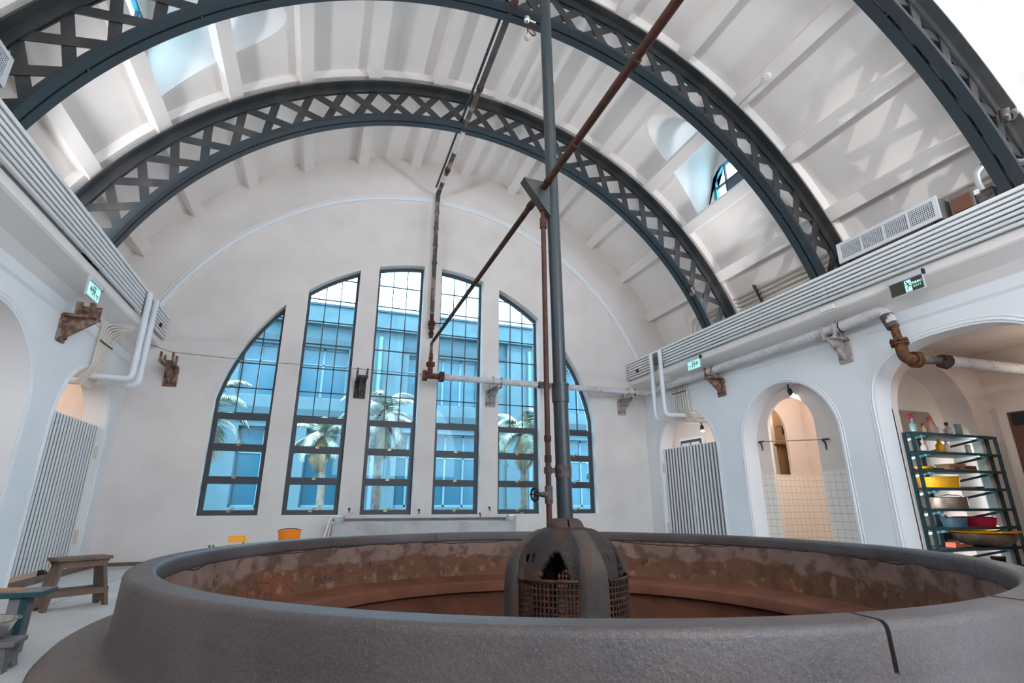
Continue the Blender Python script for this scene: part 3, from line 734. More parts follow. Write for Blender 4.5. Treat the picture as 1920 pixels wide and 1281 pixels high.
b.build('handwheel', 'black', vb, smooth=50)
b = MB(); b.box(RX - .035, PX - .02, RY - .012, RY + .012, 1.135, 1.175); b.tube([(RX, RY, 1.125), (RX, RY, 1.185)], .032, 16); b.tube([pp(1.10), pp(1.20)], .070, 24)
b.build('pipe_clamp', 'bracketdark', ris, smooth=40)

# ------------------------------------------------------------------ pipes across the hall
YP, ZP = 9.58, 3.215
# overhead rusty feed pipe (to the post)
FX, FZ = 1.805, 3.865
feed = thing('overhead_feed_pipe', (FX, 4.1, FZ), 'rusty pipe running overhead from the window wall past the post bracket', 'pipe')
b = MB(); b.tube([(FX, 9.42, FZ), (FX, 4.42, FZ)], .031, 18); b.build('far_run', 'rustdark', feed, smooth=50)
b = MB(); b.tube([(FX, 4.42, FZ), (FX, -1.0, FZ + .03)], .034, 18); b.build('near_run', 'rustpipe', feed, smooth=50)
for y in (4.42, 3.95, 3.4, 2.45): 
    b = MB(); b.tube([(FX, y - .035, FZ), (FX, y + .035, FZ)], .040, 16); b.build('coupling', 'rustdark', feed, smooth=50)
b = MB(); b.tube(bend([(FX, 9.44, FZ), (FX, YP, FZ), (FX, YP, ZP + .22)], .12), .030, 14); b.build('elbow', 'flakepipe', feed, smooth=50)
b = MB(); b.tube([(FX, YP, 3.66), (FX + .004, YP, 3.60), (FX - .003, YP, 3.5), (FX, YP, 3.40)], .038, 10)
for z in (3.56, 3.47): b.tube([(FX, YP, z - .012), (FX, YP, z + .012)], .047, 8)
b.build('rusted_sleeve', 'rust', feed, smooth=30)
# tee fitting on the back run
steam = thing('lagged_pipe_run', (FX, YP, ZP), 'white lagged pipe on wall brackets along the window wall and right wall', 'pipe')
b = MB(); b.tube([(FX - .10, YP, ZP), (FX + .22, YP, ZP)], .056, 16); b.tube([(FX, YP, ZP), (FX, YP, ZP + .20)], .050, 14)
for x in (FX - .12, FX - .075, FX + .20, FX + .245): b.tube([(x - .018, YP, ZP), (x + .018, YP, ZP)], .105, 9)
b.tube([(FX, YP, ZP + .19), (FX, YP, ZP + .225)], .085, 8); b.tube([(FX, YP, ZP + .235), (FX, YP, ZP + .265)], .085, 8)
b.build('tee_fitting', 'rust', steam, smooth=25)
PR = .062; RXW = 6.60
b = MB(); b.tube([(FX + .24, YP, ZP), (4.0, YP, ZP - .005)], PR, 20); b.tube([(4.28, YP, ZP - .005), (6.35, YP, ZP)], PR, 20); b.build('pipe_window_wall', 'lagging', steam, smooth=50)
b = MB(); b.tube([(3.86, YP, ZP - .005), (4.3, YP, ZP - .005)], .056, 12); b.tube([(3.98, YP, ZP), (3.98, YP, ZP + .12)], .018, 8)
for x in (4.06, 4.14, 4.22): b.tube([(x - .02, YP, ZP - .005), (x + .02, YP, ZP - .005)], .075, 9)
b.build('stained_joint', 'flakepipe', steam, smooth=30)
b = MB(); b.tube(bend([(6.30, YP, ZP), (RXW, YP, ZP), (RXW, YP - .35, ZP)], .2, 8), .066, 20); b.build('corner_elbow', 'lagging', steam, smooth=50)
b = MB(); b.tube([(RXW, YP - .3, ZP), (RXW, 4.85, ZP + .02)], PR + .004, 20); b.tube([(RXW, 4.85, ZP + .02), (RXW, 4.52, ZP + .03)], PR + .012, 20); b.build('pipe_right_wall', 'lagging', steam, smooth=50)
for y in (9.15, 9.02, 5.35, 5.27, 5.19, 4.86):
    b = MB(); b.tube([(RXW, y - .008, ZP + .015), (RXW, y + .008, ZP + .015)], PR + .016, 20); b.build('band', 'greywhite' if y != 4.86 else 'rustdark', steam, smooth=50)
b = MB(); b.tube(bend([(RXW, 4.56, ZP + .03), (RXW, 4.26, ZP + .04), (RXW, 4.20, 3.06)], .16, 8), .074, 20); b.build('elbow', 'lagging', steam, smooth=50)
b = MB(); b.tube([(RXW, 4.24, 3.18), (RXW, 4.19, 3.00)], [.080, .070], 14); b.build('torn_lagging', 'flakepipe', steam, smooth=30)
b = MB(); b.tube([(RXW, 4.19, 3.10), (RXW, 4.16, 2.80)], .048, 16); b.build('drop_pipe', 'rust', steam, smooth=50)
b = MB(); b.tube([(RXW, 4.162, 2.83), (RXW, 4.16, 2.805)], .098, 18); b.tube([(RXW, 4.158, 2.79), (RXW, 4.156, 2.765)], .098, 18)
for k in range(6): 
    a = 2 * PI * k / 6; b.tube([(RXW + .078 * math.cos(a), 4.16 + .078 * math.sin(a), 2.74), (RXW + .078 * math.cos(a), 4.16 + .078 * math.sin(a), 2.855)], .012, 6)
b.build('flange', 'rust', steam, smooth=40)
b = MB(); b.tube(bend([(RXW, 4.156, 2.77), (RXW, 4.14, 2.585), (RXW + .16, 4.11, 2.575)], .17, 8), .066, 18); b.tube([(RXW + .10, 4.115, 2.575), (RXW + .135, 4.108, 2.575)], .10, 18); b.tube([(RXW + .145, 4.106, 2.575), (RXW + .18, 4.10, 2.575)], .10, 18)
b.build('flanged_elbow', 'rust', steam, smooth=40)
b = MB(); b.tube([(RXW + .16, 4.10, 2.575), (7.12, 4.03, 2.575)], .048, 16); b.build('bare_pipe', 'flakepipe', steam, smooth=50)
b = MB(); b.tube([(7.08, 4.035, 2.575), (7.20, 4.02, 2.575)], .080, 9); b.tube([(7.05, 4.03, 2.54), (7.16, 4.02, 2.53)], .06, 7); b.build('ragged_joint', 'rustdark', steam, smooth=25)
b = MB(); b.tube([(7.18, 4.02, 2.575), (9.06, 3.92, 2.575)], .070, 18); b.build('alcove_pipe', 'lagging', steam, smooth=50)
# hanging pipe with cut valve
HX, HZ, HY = 1.835, 7.33, 9.84
hang = thing('hanging_pipe', (HX, 6, HZ), 'flaking painted pipe along the vault ending in a hanging cut off drop with a valve', 'pipe')
b = MB(); b.tube([(HX, HY - .12, HZ), (HX, 8.3, HZ)], .044, 16); b.tube([(HX, 7.62, HZ), (HX, 6.6, HZ)], .043, 16); b.build('far_run', 'flakepipe', hang, smooth=50)
b = MB(); b.tube([(HX, 8.3, HZ), (HX, 7.62, HZ)], .048, 16); b.build('pale_sleeve', 'lagging', hang, smooth=50)
b = MB(); b.tube([(HX, 9.3, HZ), (HX, 9.05, HZ)], .049, 16); b.build('pale_sleeve', 'lagging', hang, smooth=50)
b = MB(); b.tube([(HX, 6.6, HZ), (HX, -1, HZ + .1)], .046, 16); b.build('near_run', 'brownpipe', hang, smooth=50)
b = MB(); b.tube([(HX - .085, 9.6, HZ + .03), (HX - .085, -1, HZ + .12)], .022, 10); b.build('strap_bar', 'bluesteel', hang, smooth=50)
for y in (8.9, 7.6, 6.6, 5.0):
    b = MB(); b.tube([(HX, y - .04, HZ), (HX, y + .04, HZ)], .056, 14); b.build('coupling', 'rustdark', hang, smooth=50)
b = MB(); b.tube(bend([(HX, HY - .16, HZ), (HX, HY, HZ), (HX, HY, HZ - .2)], .10), .052, 14); b.build('elbow', 'flakepipe', hang, smooth=50)
b = MB(); b.tube([(HX, HY, HZ - .16), (HX, HY, 4.55)], .044, 16)
for z in (6.9, 6.5, 6.1, 5.7): b.tube([(HX + .004, HY, z - .03), (HX - .004, HY, z + .03)], .054, 10)
b.build('drop_pipe', 'flakepipe', hang, smooth=40)
b = MB(); b.tube([(HX, HY, 4.58), (HX, HY, 4.06)], .040, 14); b.tube([(HX, HY, 4.40), (HX, HY, 4.32)], .075, 8); b.tube([(HX, HY, 4.32), (HX, HY, 4.24)], .062, 10); b.tube([(HX, HY, 4.17), (HX, HY, 4.12)], .055, 8)
b.tube([(HX, HY, 4.36), (HX + .24, HY - .03, 4.38)], .012, 8); b.build('valve', 'rustdark', hang, smooth=30)

# cast iron wall brackets
def bracket(loc, rz, m, label, long=.62, pr=.26):
    t = thing('pipe_bracket', loc, label, 'bracket', 'cast iron pipe brackets on the walls', rz)
    # local: wall plane y=0, sticking out to -y; plate below, gusset, shelf on top with prongs
    b = MB(); b.box(-.105, .105, -.03, 0, -.33, .0); b.build('wall_plate', m, t, local=True, bevel=.02)
    b = MB(); b.prism([(-.018, 0, -.30), (-.018, -.03, -.30), (-.018, -long, -.05), (-.018, -long, -.01), (-.018, 0, -.01)], (.036, 0, 0)); b.build('gusset', m, t, local=True, bevel=.006)
    b = MB(); b.box(-.10, .10, -long, 0, -.02, .015); b.build('shelf', m, t, local=True, bevel=.006)
    for y in (-long + .05, -long * .45):
        for x in (-.085, .085):
            b = MB(); b.box(x - .012, x + .012, y - .035, y + .035, .0, pr); b.build('prong', m, t, local=True, bevel=.004)
    b = MB()
    for z in (-.07, -.27):
        for x in (-.07, .07): b.cone((x, -.03, z), (x, -.05, z), .022, .018, 6)
    b.build('bolt_head', m, t, local=True)
zb = 3.10
for x, lab, m in ((-2.50, 'rust brown wall bracket beside the left edge of the windows', 'bracket'), (.572, 'dark wall bracket on the pier between second and third window', 'bracketdark'),
               (3.14, 'rusty wall bracket under the white pipe between fourth and fifth window', 'bracketpaint'), (6.20, 'rusty wall bracket under the white pipe in the right hand corner', 'bracketpaint')):
    bracket((x, YB, zb), 0, m, lab, long=.50, pr=.20 if x > 3 else .15)
bracket((XR, 7.50, zb), R(-90), 'bracket', 'rusty wall bracket beside the small arrow sign on the right wall', long=.30, pr=.2)
bracket((XR, 5.02, zb), R(-90), 'bracketpaint', 'pale grey wall bracket near the bend of the white pipe', long=.30, pr=.2)
bracket((XL, 7.46, 3.08), R(90), 'bracket', 'empty wall bracket with raised prongs on the left wall', long=.34, pr=.17)
# thin cable strung along the window wall
b = MB(); b.tube([(-2.85, 9.78, 3.42), (-2.5, 9.72, 3.30), (-1.2, 9.72, 3.262), (.57, 9.72, 3.275), (1.70, 9.62, 3.235)], .006, 6)
tag(b.build('wall_cable', 'grey', smooth=50), 'thin cable strung across the windows from left corner to pipe tee', 'cable')
# ------------------------------------------------------------------ slatted screens on the ledges
def screen(f, side):
    t = thing('slatted_screen', (f(6.40), 2.5, 3.56), 'white horizontal slat screen along the ledge of the %s wall' % side, 'screen', 'slat screens on the two ledges')
    for k in range(7):
        z = 3.575 + .0585 * k
        if k == 6:
            b = MB(); b.box(f(6.375), f(6.425), YF - 1, 9.97, z - .006, z + .038); b.build('slat', 'slat', t, bevel=.006)
        else:
            b = MB(); b.box(f(6.385), f(6.425), YF - 1, 8.60, z - .004, z + .034); b.build('slat', 'slat', t, bevel=.006)
            b = MB(); b.box(f(6.385), f(6.425), 9.02, 9.94, z - .004, z + .034); b.build('slat', 'slat', t, bevel=.006)
    for y in [9.5] + [8.5 - 1.2 * k for k in range(12)]:
        b = MB(); b.box(f(6.43), f(6.46), y - .02, y + .02, 3.575, 3.93); b.build('upright', 'greywhite', t)
    return t
screen(lambda x: x, 'right'); screen(mx, 'left')
b = MB(); b.box(6.36, 6.39, 9.50, 9.56, 3.66, 3.72); tag(b.build('junction_socket', 'black'), 'small dark socket on the short end of the right slat screen', 'socket')
b = MB(); b.box(mx(6.36), mx(6.39), 9.50, 9.56, 3.66, 3.72); tag(b.build('junction_socket', 'black'), 'small dark socket on the short end of the left slat screen', 'socket')

# bundle of conduits at the foot of the vault
def foot_bundle(f, side):
    t = thing('conduit_bundle', (f(7.4), 3, 4.55), 'bundle of cream conduits along the foot of the vault behind the %s slat screen' % side, 'conduit')
    for k in range(6):
        a = R(22.0 + .78 * k); r = 6.06; x, z = VC[0] + r * math.cos(a), VC[1] + r * math.sin(a); e = 8.45 + .075 * k
        b = MB(); b.tube(bend([(f(x), YF - 1, z), (f(x), e, z), (f(x - .02), e + .02, 3.84)], .22, 6), .022, 8); b.build('conduit', 'conduit', t, smooth=50)
    b = MB(); a0, a1 = R(21.0), R(26.8); b.tube([(f(VC[0] + 6.0 * math.cos(a)), 6.90, VC[1] + 6.0 * math.sin(a)) for a in (a0, (a0 + a1) / 2, a1)], .018, 8)
    for k in range(6):
        a = R(22.4 + .78 * k); b.cone((f(VC[0] + 6.0 * math.cos(a)), 6.87, VC[1] + 6.0 * math.sin(a)), (f(VC[0] + 5.94 * math.cos(a)), 6.86, VC[1] + 5.94 * math.sin(a)), .026, .02, 8)
    b.build('clip_bar', 'bracketdark', t)
    return t
foot_bundle(lambda x: x, 'right')
b = MB(); b.cone((7.0, 6.72, 3.94), (7.0, 6.72, 4.06), .09, .07, 16); b.cone((7.0, 6.72, 4.06), (7.05, 6.70, 4.18), .06, .085, 16)
tag(b.build('ledge_uplight', 'black', smooth=40), 'small black uplight on the right ledge between the two far trusses', 'lamp')

# conduits and white pipes dropping over the gates
def gate_drops(f, side):
    t = thing('conduit_drop', (f(6.75), 8.7, 2.8), 'fan of cream conduits dropping from the slat screen over the %s gate' % side, 'conduit', 'conduits dropping over the gates')
    for k in range(7):
        y = 8.42 + .072 * k
        b = MB(); b.tube(bend([(f(6.62), 8.96 - .02 * k, 3.88), (f(6.42), 8.94 - .02 * k, 3.46 - .012 * k), (f(6.74), y, 3.34 - .02 * k), (f(6.755), y, 2.66), (f(6.90), y, 2.46)], .11, 5), .017, 8)
        b.build('conduit', 'conduit', t, smooth=50)
    b = MB(); b.box(f(6.72), f(6.735), 8.40, 8.88, 3.05, 3.065); b.build('clip_bar', 'bracketdark', t)
    t2 = thing('white_drain_pipes', (f(6.5), 8.95, 3), 'pair of large white plastic pipes dropping beside the %s gate and turning into it' % side, 'pipe', 'white plastic pipes over the gates')
    for y, z in ((8.93, 2.55), (8.62, 2.585)):
        b = MB(); b.tube(bend([(f(6.33), y, 3.90), (f(6.33), y, z), (f(7.6), y - .02, z + .01)], .10, 6), .042, 16); b.build('pipe', 'pvc', t2, smooth=50)
        b = MB()
        for zz in (3.86, 3.2, 2.9): b.tube([(f(6.33), y, zz - .02), (f(6.33), y, zz + .02)], .047, 16)
        b.build('joint_ring', 'pvc', t2, smooth=50)
gate_drops(lambda x: x, 'right'); gate_drops(mx, 'left')

# folding gates of vertical white slats
def gate(f, side):
    t = thing('slatted_gate', (f(6.86), 8.68, .08), 'two leaf gate of white vertical slats in the far arch of the %s wall' % side, 'gate', 'white slatted gates in the far arches')
    zb, zt = .085, 2.01
    for leaf, (ya, yb, n) in enumerate(((7.84, 8.66, 9), (8.69, 9.52, 9))):
        lf = empty('gate_leaf', (0, 0, 0)); lf.parent = t; lf.location = Vector((f(6.87), (ya + yb) / 2, zb)) - t.location
        for k in range(n):
            y = ya + .03 + (yb - ya - .06) * (k + .0) / (n - 1)
            b = MB(); b.box(f(6.872), f(6.886), y - .022, y + .022, zb, zt); b.build('slat', 'slat', lf, bevel=.004)
        b = MB()
        for z in (.35, 1.1, 1.8): b.box(f(6.902), f(6.93), ya, yb, z - .03, z + .03)
        b.build('rail', 'greywhite', lf)
        b = MB(); b.box(f(6.888), f(6.898), ya, yb, zb, zt - .01); q = b.build('slat_shade_sheet', 'gate_shade', lf); q['label'] = 'added dark sheet for the shade between the slats'  # added sheet, its colour stands in for shade between the slats
    b = MB()
    for z in (.45, 1.62): b.box(f(6.83), f(6.90), 9.50, 9.545, z - .09, z + .09); b.box(f(6.83), f(6.90), 7.815, 7.85, z - .09, z + .09)
    b.build('hinge', 'conduit', t)
    b = MB(); b.tube([(f(6.82), 8.66, .06), (f(6.78), 8.72, .03), (f(6.84), 8.80, .06)], .016, 8); b.box(f(6.81), f(6.85), 8.60, 8.68, .03, .10); b.build('floor_bolt', 'black', t)
gate(lambda x: x, 'right'); gate(mx, 'left')

# ------------------------------------------------------------------ ducted air conditioners on the ledges
def aircon(loc, rz, label, flip=False):
    t = thing('air_conditioner', loc, label, 'air conditioner', 'ducted air conditioners on the ledges', rz)
    L, H, T = .66, .30, .13          # half length, height, tilt offset; the face looks towards -x
    b = MB(); b.prism([(.02, -L + .02, .02), (.0, -L + .02, H - .02), (.40, -L + .02, H + .02), (.48, -L + .02, .02)], (0, 2 * L - .04, 0)); b.build('casing', 'grey', t, local=True, bevel=.01)
    F = lambda u, v, w: (-.018 + w, u, v)
    out = [(-L, 0), (L, 0), (L, H), (-L, H)]; holes = []
    for k in range(4):
        u0 = -L + .05 + k * (2 * L - .08) / 4; u1 = u0 + (2 * L - .08) / 4 - .018
        holes.append([(u0, .045), (u1, .045), (u1, H - .045), (u0, H - .045)])
    fr = plate('grille_frame', [out] + holes, .03, F, 'greywhite'); fr.parent = t
    b = MB()
    for k in range(55): 
        u = -L + .05 + k * (2 * L - .10) / 54; b.box(-.026, -.021, u - .003, u + .003, .04, H - .04)
    for k in range(9):
        v = .055 + k * (H - .11) / 8; b.box(-.027, -.022, -L + .05, L - .05, v - .004, v + .004)
    b.build('grille_bars', 'greywhite', t, local=True)
    b = MB(); b.box(.004, .012, -L + .04, L - .04, .03, H - .03); b.build('dark_interior', 'black', t, local=True)
    b = MB(); b.prism([(.10, -L - .30, .0), (.10, -L - .30, .24), (.12, -L - .04, .29), (.12, -L - .04, .0)], (.30, 0, 0)); b.build('junction_box', 'grey', t, local=True, bevel=.008)
    b = MB(); b.box(.085, .10, -L - .27, -L - .08, .03, .21); b.build('box_cover', 'boxbrown', t, local=True, bevel=.004)
    b = MB(); b.box(.10, .35, -L - .48, -L - .31, .0, .17); b.build('valve_block', 'bracketdark', t, local=True, bevel=.01)
    b = MB(); b.box(.09, .10, -L - .36, -L - .31, .14, .20); b.build('rating_label', 'label', t, local=True)
    b = MB(); b.tube(bend([(.18, -L - .36, .17), (.16, -L - .34, .30), (.10, -L - .38, .40), (.14, -L - .43, .46)], .08, 5), .030, 12); b.build('white_hose', 'pvc', t, local=True, smooth=50)
    b = MB(); b.tube(bend([(.14, -L - .42, .465), (.16, -L - .50, .46), (.24, -L - .95, .20), (.30, -L - 1.3, .08)], .12, 5), .032, 12); b.tube([(.22, -L - .40, .08), (.24, -L - 1.6, .06)], .06, 12); b.build('foam_hose', 'greyhose', t, local=True, smooth=50)
    for y in (-L + .1, L - .1):
        b = MB(); b.box(.05, .40, y - .03, y + .03, -.17, .02); b.build('foot', 'black', t, local=True)
    if flip:
        for c in [q for q in S.objects if q.parent is t]: c.data.transform(Matrix.Scale(-1, 4, (0, 1, 0))); c.data.flip_normals()
    return t
aircon((6.63, 4.04, 4.11), 0, 'ducted air conditioner with a long white grille on the right ledge')
aircon((mx(6.50), 4.04, 4.16), PI, 'ducted air conditioner cut by the left edge of the photo', True)

# ------------------------------------------------------------------ exit signs
def sign_base(name, loc, w, h, rz, label, face):
    t = thing(name, loc, label, 'sign', None, rz)
    b = MB(); b.box(-.045, .0, -w / 2 - .008, w / 2 + .008, h, h + .065); b.build('housing', 'greywhite', t, local=True, bevel=.004)
    b = MB(); b.box(-.024, -.004, -w / 2 - .006, w / 2 + .006, -.006, h); b.build('edge_frame', 'greywhite', t, local=True)
    b = MB(); b.box(-.028, -.022, -w / 2 + .004, w / 2 - .004, .006, h - .004); b.build('sign_face', face, t, local=True)
    b = MB(); b.box(-.040, -.0, -w / 2 - .03, -w / 2 - .012, h, h + .06); b.build('end_cap', 'black', t, local=True)
    return t
# local frame: face looks to -x; reading direction runs along -y (u -> -y)
def FN(x0): return lambda u, v, w: (x0 - w, -u, v)
def flat(parts, name, m, t, x0=-.0295):
    b = MB()
    for lp in parts: b.prism([(x0, -u, v) for u, v in lp], (-.002, 0, 0))
    return b.build(name, m, t, local=True)
def stick(u, v, k):      # running figure as small polygons
    def seg(p, q, w):
        d = Vector((q[0] - p[0], q[1] - p[1])).normalized(); n = Vector((-d.y, d.x)) * w / 2
        return [(u + k * (a[0]), v + k * (a[1])) for a in ((p[0] + n.x, p[1] + n.y), (q[0] + n.x, q[1] + n.y), (q[0] - n.x, q[1] - n.y), (p[0] - n.x, p[1] - n.y))]
    out = [[(u + k * (-.14 + .09 * math.cos(a * PI / 4)), v + k * (.40 + .09 * math.sin(a * PI / 4))) for a in range(8)]]
    for p, q, w in (((-.05, .28), (.06, -.02), .15), ((-.04, .26), (-.30, .10), .07), ((-.04, .27), (.20, .24), .07), ((.20, .24), (.30, .12), .06),
                    ((.06, .0), (-.08, -.22), .10), ((-.08, -.22), (-.12, -.48), .08), ((.06, .0), (.24, -.14), .10), ((.24, -.14), (.40, -.08), .07)): out.append(seg(p, q, w))
    return out
def text_local(body, size, u, v, name, m, t, bold=0.):
    cu = bpy.data.curves.new('txt', 'FONT'); cu.body = body; cu.size = size; cu.extrude = .0008; cu.align_x = 'CENTER'; cu.align_y = 'CENTER'; cu.offset = bold
    o = bpy.data.objects.new('txt', cu); COL.objects.link(o); me = eval_mesh(o); bpy.data.objects.remove(o)
    for q in me.vertices: q.co = Vector((-.0305 - q.co.z, -(u + q.co.x), v + q.co.y))
    return link(name, me, m, t)
s1 = sign_base('exit_sign', (6.435, 3.815, 3.295), .385, .165, 0, 'green exit sign with a running figure on the right wall near the slat screen', 'signolive')
flat([[(-.012, .012), (.062, .012), (.062, .152), (-.012, .152)]], 'pictogram_panel', 'signlit', s1)
flat(stick(.026, .085, .115), 'running_figure', 'signgreen', s1, -.0318)
text_local('緊急出口', .030, .125, .098, 'sign_text', 'signlit', s1, .0006)
text_local('E X I T', .030, .125, .056, 'sign_text', 'signlit', s1, .0006)
def arrow_sign(loc, rz, d, label):
    t = sign_base('exit_sign', loc, .34, .165, rz, label, 'signwhite')
    k = d
    flat([[(k * .040, .083), (k * .115, .083), (k * .115, .099), (k * .040, .099)], [(k * .125, .091), (k * .085, .132), (k * .070, .132), (k * .105, .091)], [(k * .125, .091), (k * .105, .091), (k * .070, .050), (k * .085, .050)]], 'arrow', 'signgreen', t)
    flat([[(-.042 - .0, .030), (-.030, .030), (-.030, .140), (-.042, .140)], [(.018, .030), (.030, .030), (.030, .140), (.018, .140)], [(-.042, .130), (.030, .130), (.030, .142), (-.042, .142)]], 'door_symbol', 'signgreen', t)
    flat(stick(-.004, .080, .075), 'running_figure', 'signgreen', t)
    text_local('緊急出口', .020, -k * .100, .066, 'sign_text', 'signgreen', t); text_local('EXIT', .022, -k * .100, .036, 'sign_text', 'signgreen', t)
    return t
arrow_sign((6.435, 7.72, 3.305), 0, 1, 'lit white exit sign with an arrow pointing right below the right slat screen')
arrow_sign((mx(6.435) + .03, 6.955, 3.165), PI, -1, 'lit white exit sign with an arrow pointing left above the left wall bracket')
b = MB(); b.box(6.425, 6.45, 4.79, 5.0, 3.46, 3.53); tag(b.build('emergency_light', 'white', bevel=.008), 'small white emergency light box on the right cornice', 'light')

# ------------------------------------------------------------------ lamps and small fixtures overhead
def spot(name, loc, aim, label, r=.032, l=.11):
    t = thing(name, loc, label, 'lamp'); p = Vector(loc); d = (Vector(aim) - p).normalized()
    b = MB(); b.cone(p, p + d * l, r * .85, r, 18); b.build('housing', 'black', t, smooth=40)
    b = MB(); b.cone(p + d * (l - .004), p + d * (l + .003), r * .86, r * .86, 18); b.build('lens', 'lampglow', t)
    return t, p, d
t, p, d = spot('spot_lamp', (7.0, 6.24, 2.66), (7.1, 5.9, 1.6), 'small black spot lamp at the crown of the middle arch', .04, .12)
b = MB(); b.tube([p, (7.0, 6.24, 2.74)], .012, 8); b.build('stem', 'black', t)
t, p, d = spot('track_spot', (7.50, 8.99, 2.46), (7.3, 8.7, 1.9), 'dark track spot lamp lit above the right gate', .045, .12)
b = MB(); b.tube([p, (7.49, 9.0, 2.54), (7.50, 9.02, 2.60)], .014, 8); b.box(7.42, 7.56, 8.9, 9.16, 2.595, 2.63); b.build('track_arm', 'black', t)
b = MB(); b.tube([(7.5, 9.04, 2.62), (7.5, 9.04, 3.03)], .008, 6); b.build('hanger_rod', 'grey', t)
t = thing('tube_lamp', (-3.6, 9.5, 2.7), 'white slatted tube lamp above the left gate', 'lamp')
b = MB(); b.box(-3.78, -3.48, 9.45, 9.60, 2.68, 2.74); b.build('housing', 'white', t, bevel=.01)
b = MB(); b.tube([(-3.65, 9.52, 2.73), (-3.65, 9.52, 3.03)], .01, 6); b.build('hanger_rod', 'grey', t)
# spot on the far truss
t = thing('truss_spot', (6.32, 7.46, 4.72), 'small black spot lamp clamped to the far truss at right', 'lamp')
b = MB(); b.tube([(6.34, 7.45, 4.75), (6.22, 7.36, 4.80)], .035, 14); b.build('housing', 'black', t, smooth=40)
b = MB(); b.tube([(6.32, 7.46, 4.70), (6.38, 7.50, 4.76)], .045, 12); b.tube([(6.38, 7.47, 4.80), (6.43, 7.47, 4.84)], .018, 10); b.build('clamp', 'bracketdark', t, smooth=40)
# spot clamped to the near truss
t = thing('truss_spot', (6.68, 2.6, 4.98), 'black spot lamp with a silver clamp on the near truss at upper right', 'lamp')
b = MB(); b.tube([(6.62, 2.56, 5.00), (6.68, 2.60, 4.88)], .048, 14); b.build('housing', 'bracketdark', t, smooth=40)
b = MB(); b.tube([(6.70, 2.585, 4.93), (6.79, 2.585, 4.98)], .055, 14); b.tube([(6.58, 2.54, 4.86), (6.66, 2.57, 4.87)], .016, 8); b.build('ball_joint', 'black', t, smooth=40)
b = MB(); b.tube([(6.78, 2.57, 4.98), (6.86, 2.57, 5.04)], .02, 10); b.box(6.84, 6.90, 2.54, 2.59, 5.02, 5.07); b.build('clamp', 'alu', t, smooth=40)
# sensor on a purlin with its wire
t = thing('ceiling_sensor', (5.53, 4.45, 6.80), 'small white sensor on a ceiling rib with a thin grey wire', 'sensor')
dn = Vector((-math.cos(R(52.4)), 0, -math.sin(R(52.4))))
p = Vector((VC[0], 4.44, VC[1])) - dn * 5.96
b = MB(); b.cone(p, p + dn * .05, .055, .045, 20); b.build('housing', 'white', t, smooth=40)
b = MB(); b.tube([p + dn * .04, p + dn * .05 + Vector((-.03, .05, .02)), p + dn * .03 + Vector((0, .16, -.02)), p + dn * .015 + Vector((0, .22, 0)), p + dn * .012 + Vector((.02, .62, 0))], .008, 6); b.build('wire', 'greywhite', t, smooth=50)
# bare pendant with coiled flex under the middle truss
t = thing('pendant_bulb_holder', (2.07, 5.10, 7.30), 'bare clear bulb with a coil of brown flex hanging from the middle truss', 'lamp')
c = Vector((2.06, 5.10, 7.24))
b = MB(); b.lathe([(0, -.05), (.03, -.045), (.045, -.02), (.05, .01), (.04, .04), (.02, .06), (0, .062)], c, 16); b.tube([c + Vector((.03, 0, -.0)), c + Vector((.13, .0, -.01))], .014, 8); b.build('ceramic_holder', 'alu', t, smooth=50)
b = MB(); b.tube([c, c + Vector((0, 0, -.12)), c + Vector((.01, 0, -.26))], .007, 6)
for k in range(4):
    a = .06 + .012 * k; b.tube([c + Vector((.02 + (.055 - .008 * k) * math.cos(q * PI / 12) + .05 + .03 * math.sin(q * PI / 12) * -1, .01 * k, -.16 - .0 + (.085 - .006 * k) * math.sin(q * PI / 12))) for q in range(24)], .004, 5, closed=True)
b.build('flex', 'rustpipe', t, smooth=50)
b = MB(); q = c + Vector((.005, 0, -.30)); b.lathe([(0, -.055), (.03, -.05), (.045, -.025), (.045, 0), (.03, .03), (.015, .05), (0, .052)], q, 16); b.build('bulb', 'clearpl', t, smooth=50)
# towel rod in the middle alcove
t = thing('towel_rod', (7.08, 6.35, 1.85), 'thin metal rod on two brackets across the inner arch', 'rod')
b = MB(); b.tube([(7.02, 7.02, 1.905), (7.02, 5.68, 1.80)], .008, 8); b.build('rod', 'grey', t)
for y, z in ((6.98, 1.90), (5.76, 1.805)):
    b = MB(); b.tube(bend([(7.015, y - .06, z), (7.02, y + .07, z + .005), (7.09, y + .07, z - .02), (7.10, y + .07, z - .14)], .04, 4), .014, 8); b.build('bracket', 'bracketdark', t, smooth=40)
b = MB()
for k in range(8): b.tube([(8.56 + .032 * k, 7.88 + .012 * math.sin(k * 2.2), 1.42), (8.56 + .032 * k, 7.88 + .012 * math.sin(k * 2.2), 1.98)], .021, 8)
tag(b.build('hanging_curtain', 'curtain', smooth=50), 'dark patterned curtain hanging beyond the tiled sill of the middle arch', 'curtain')
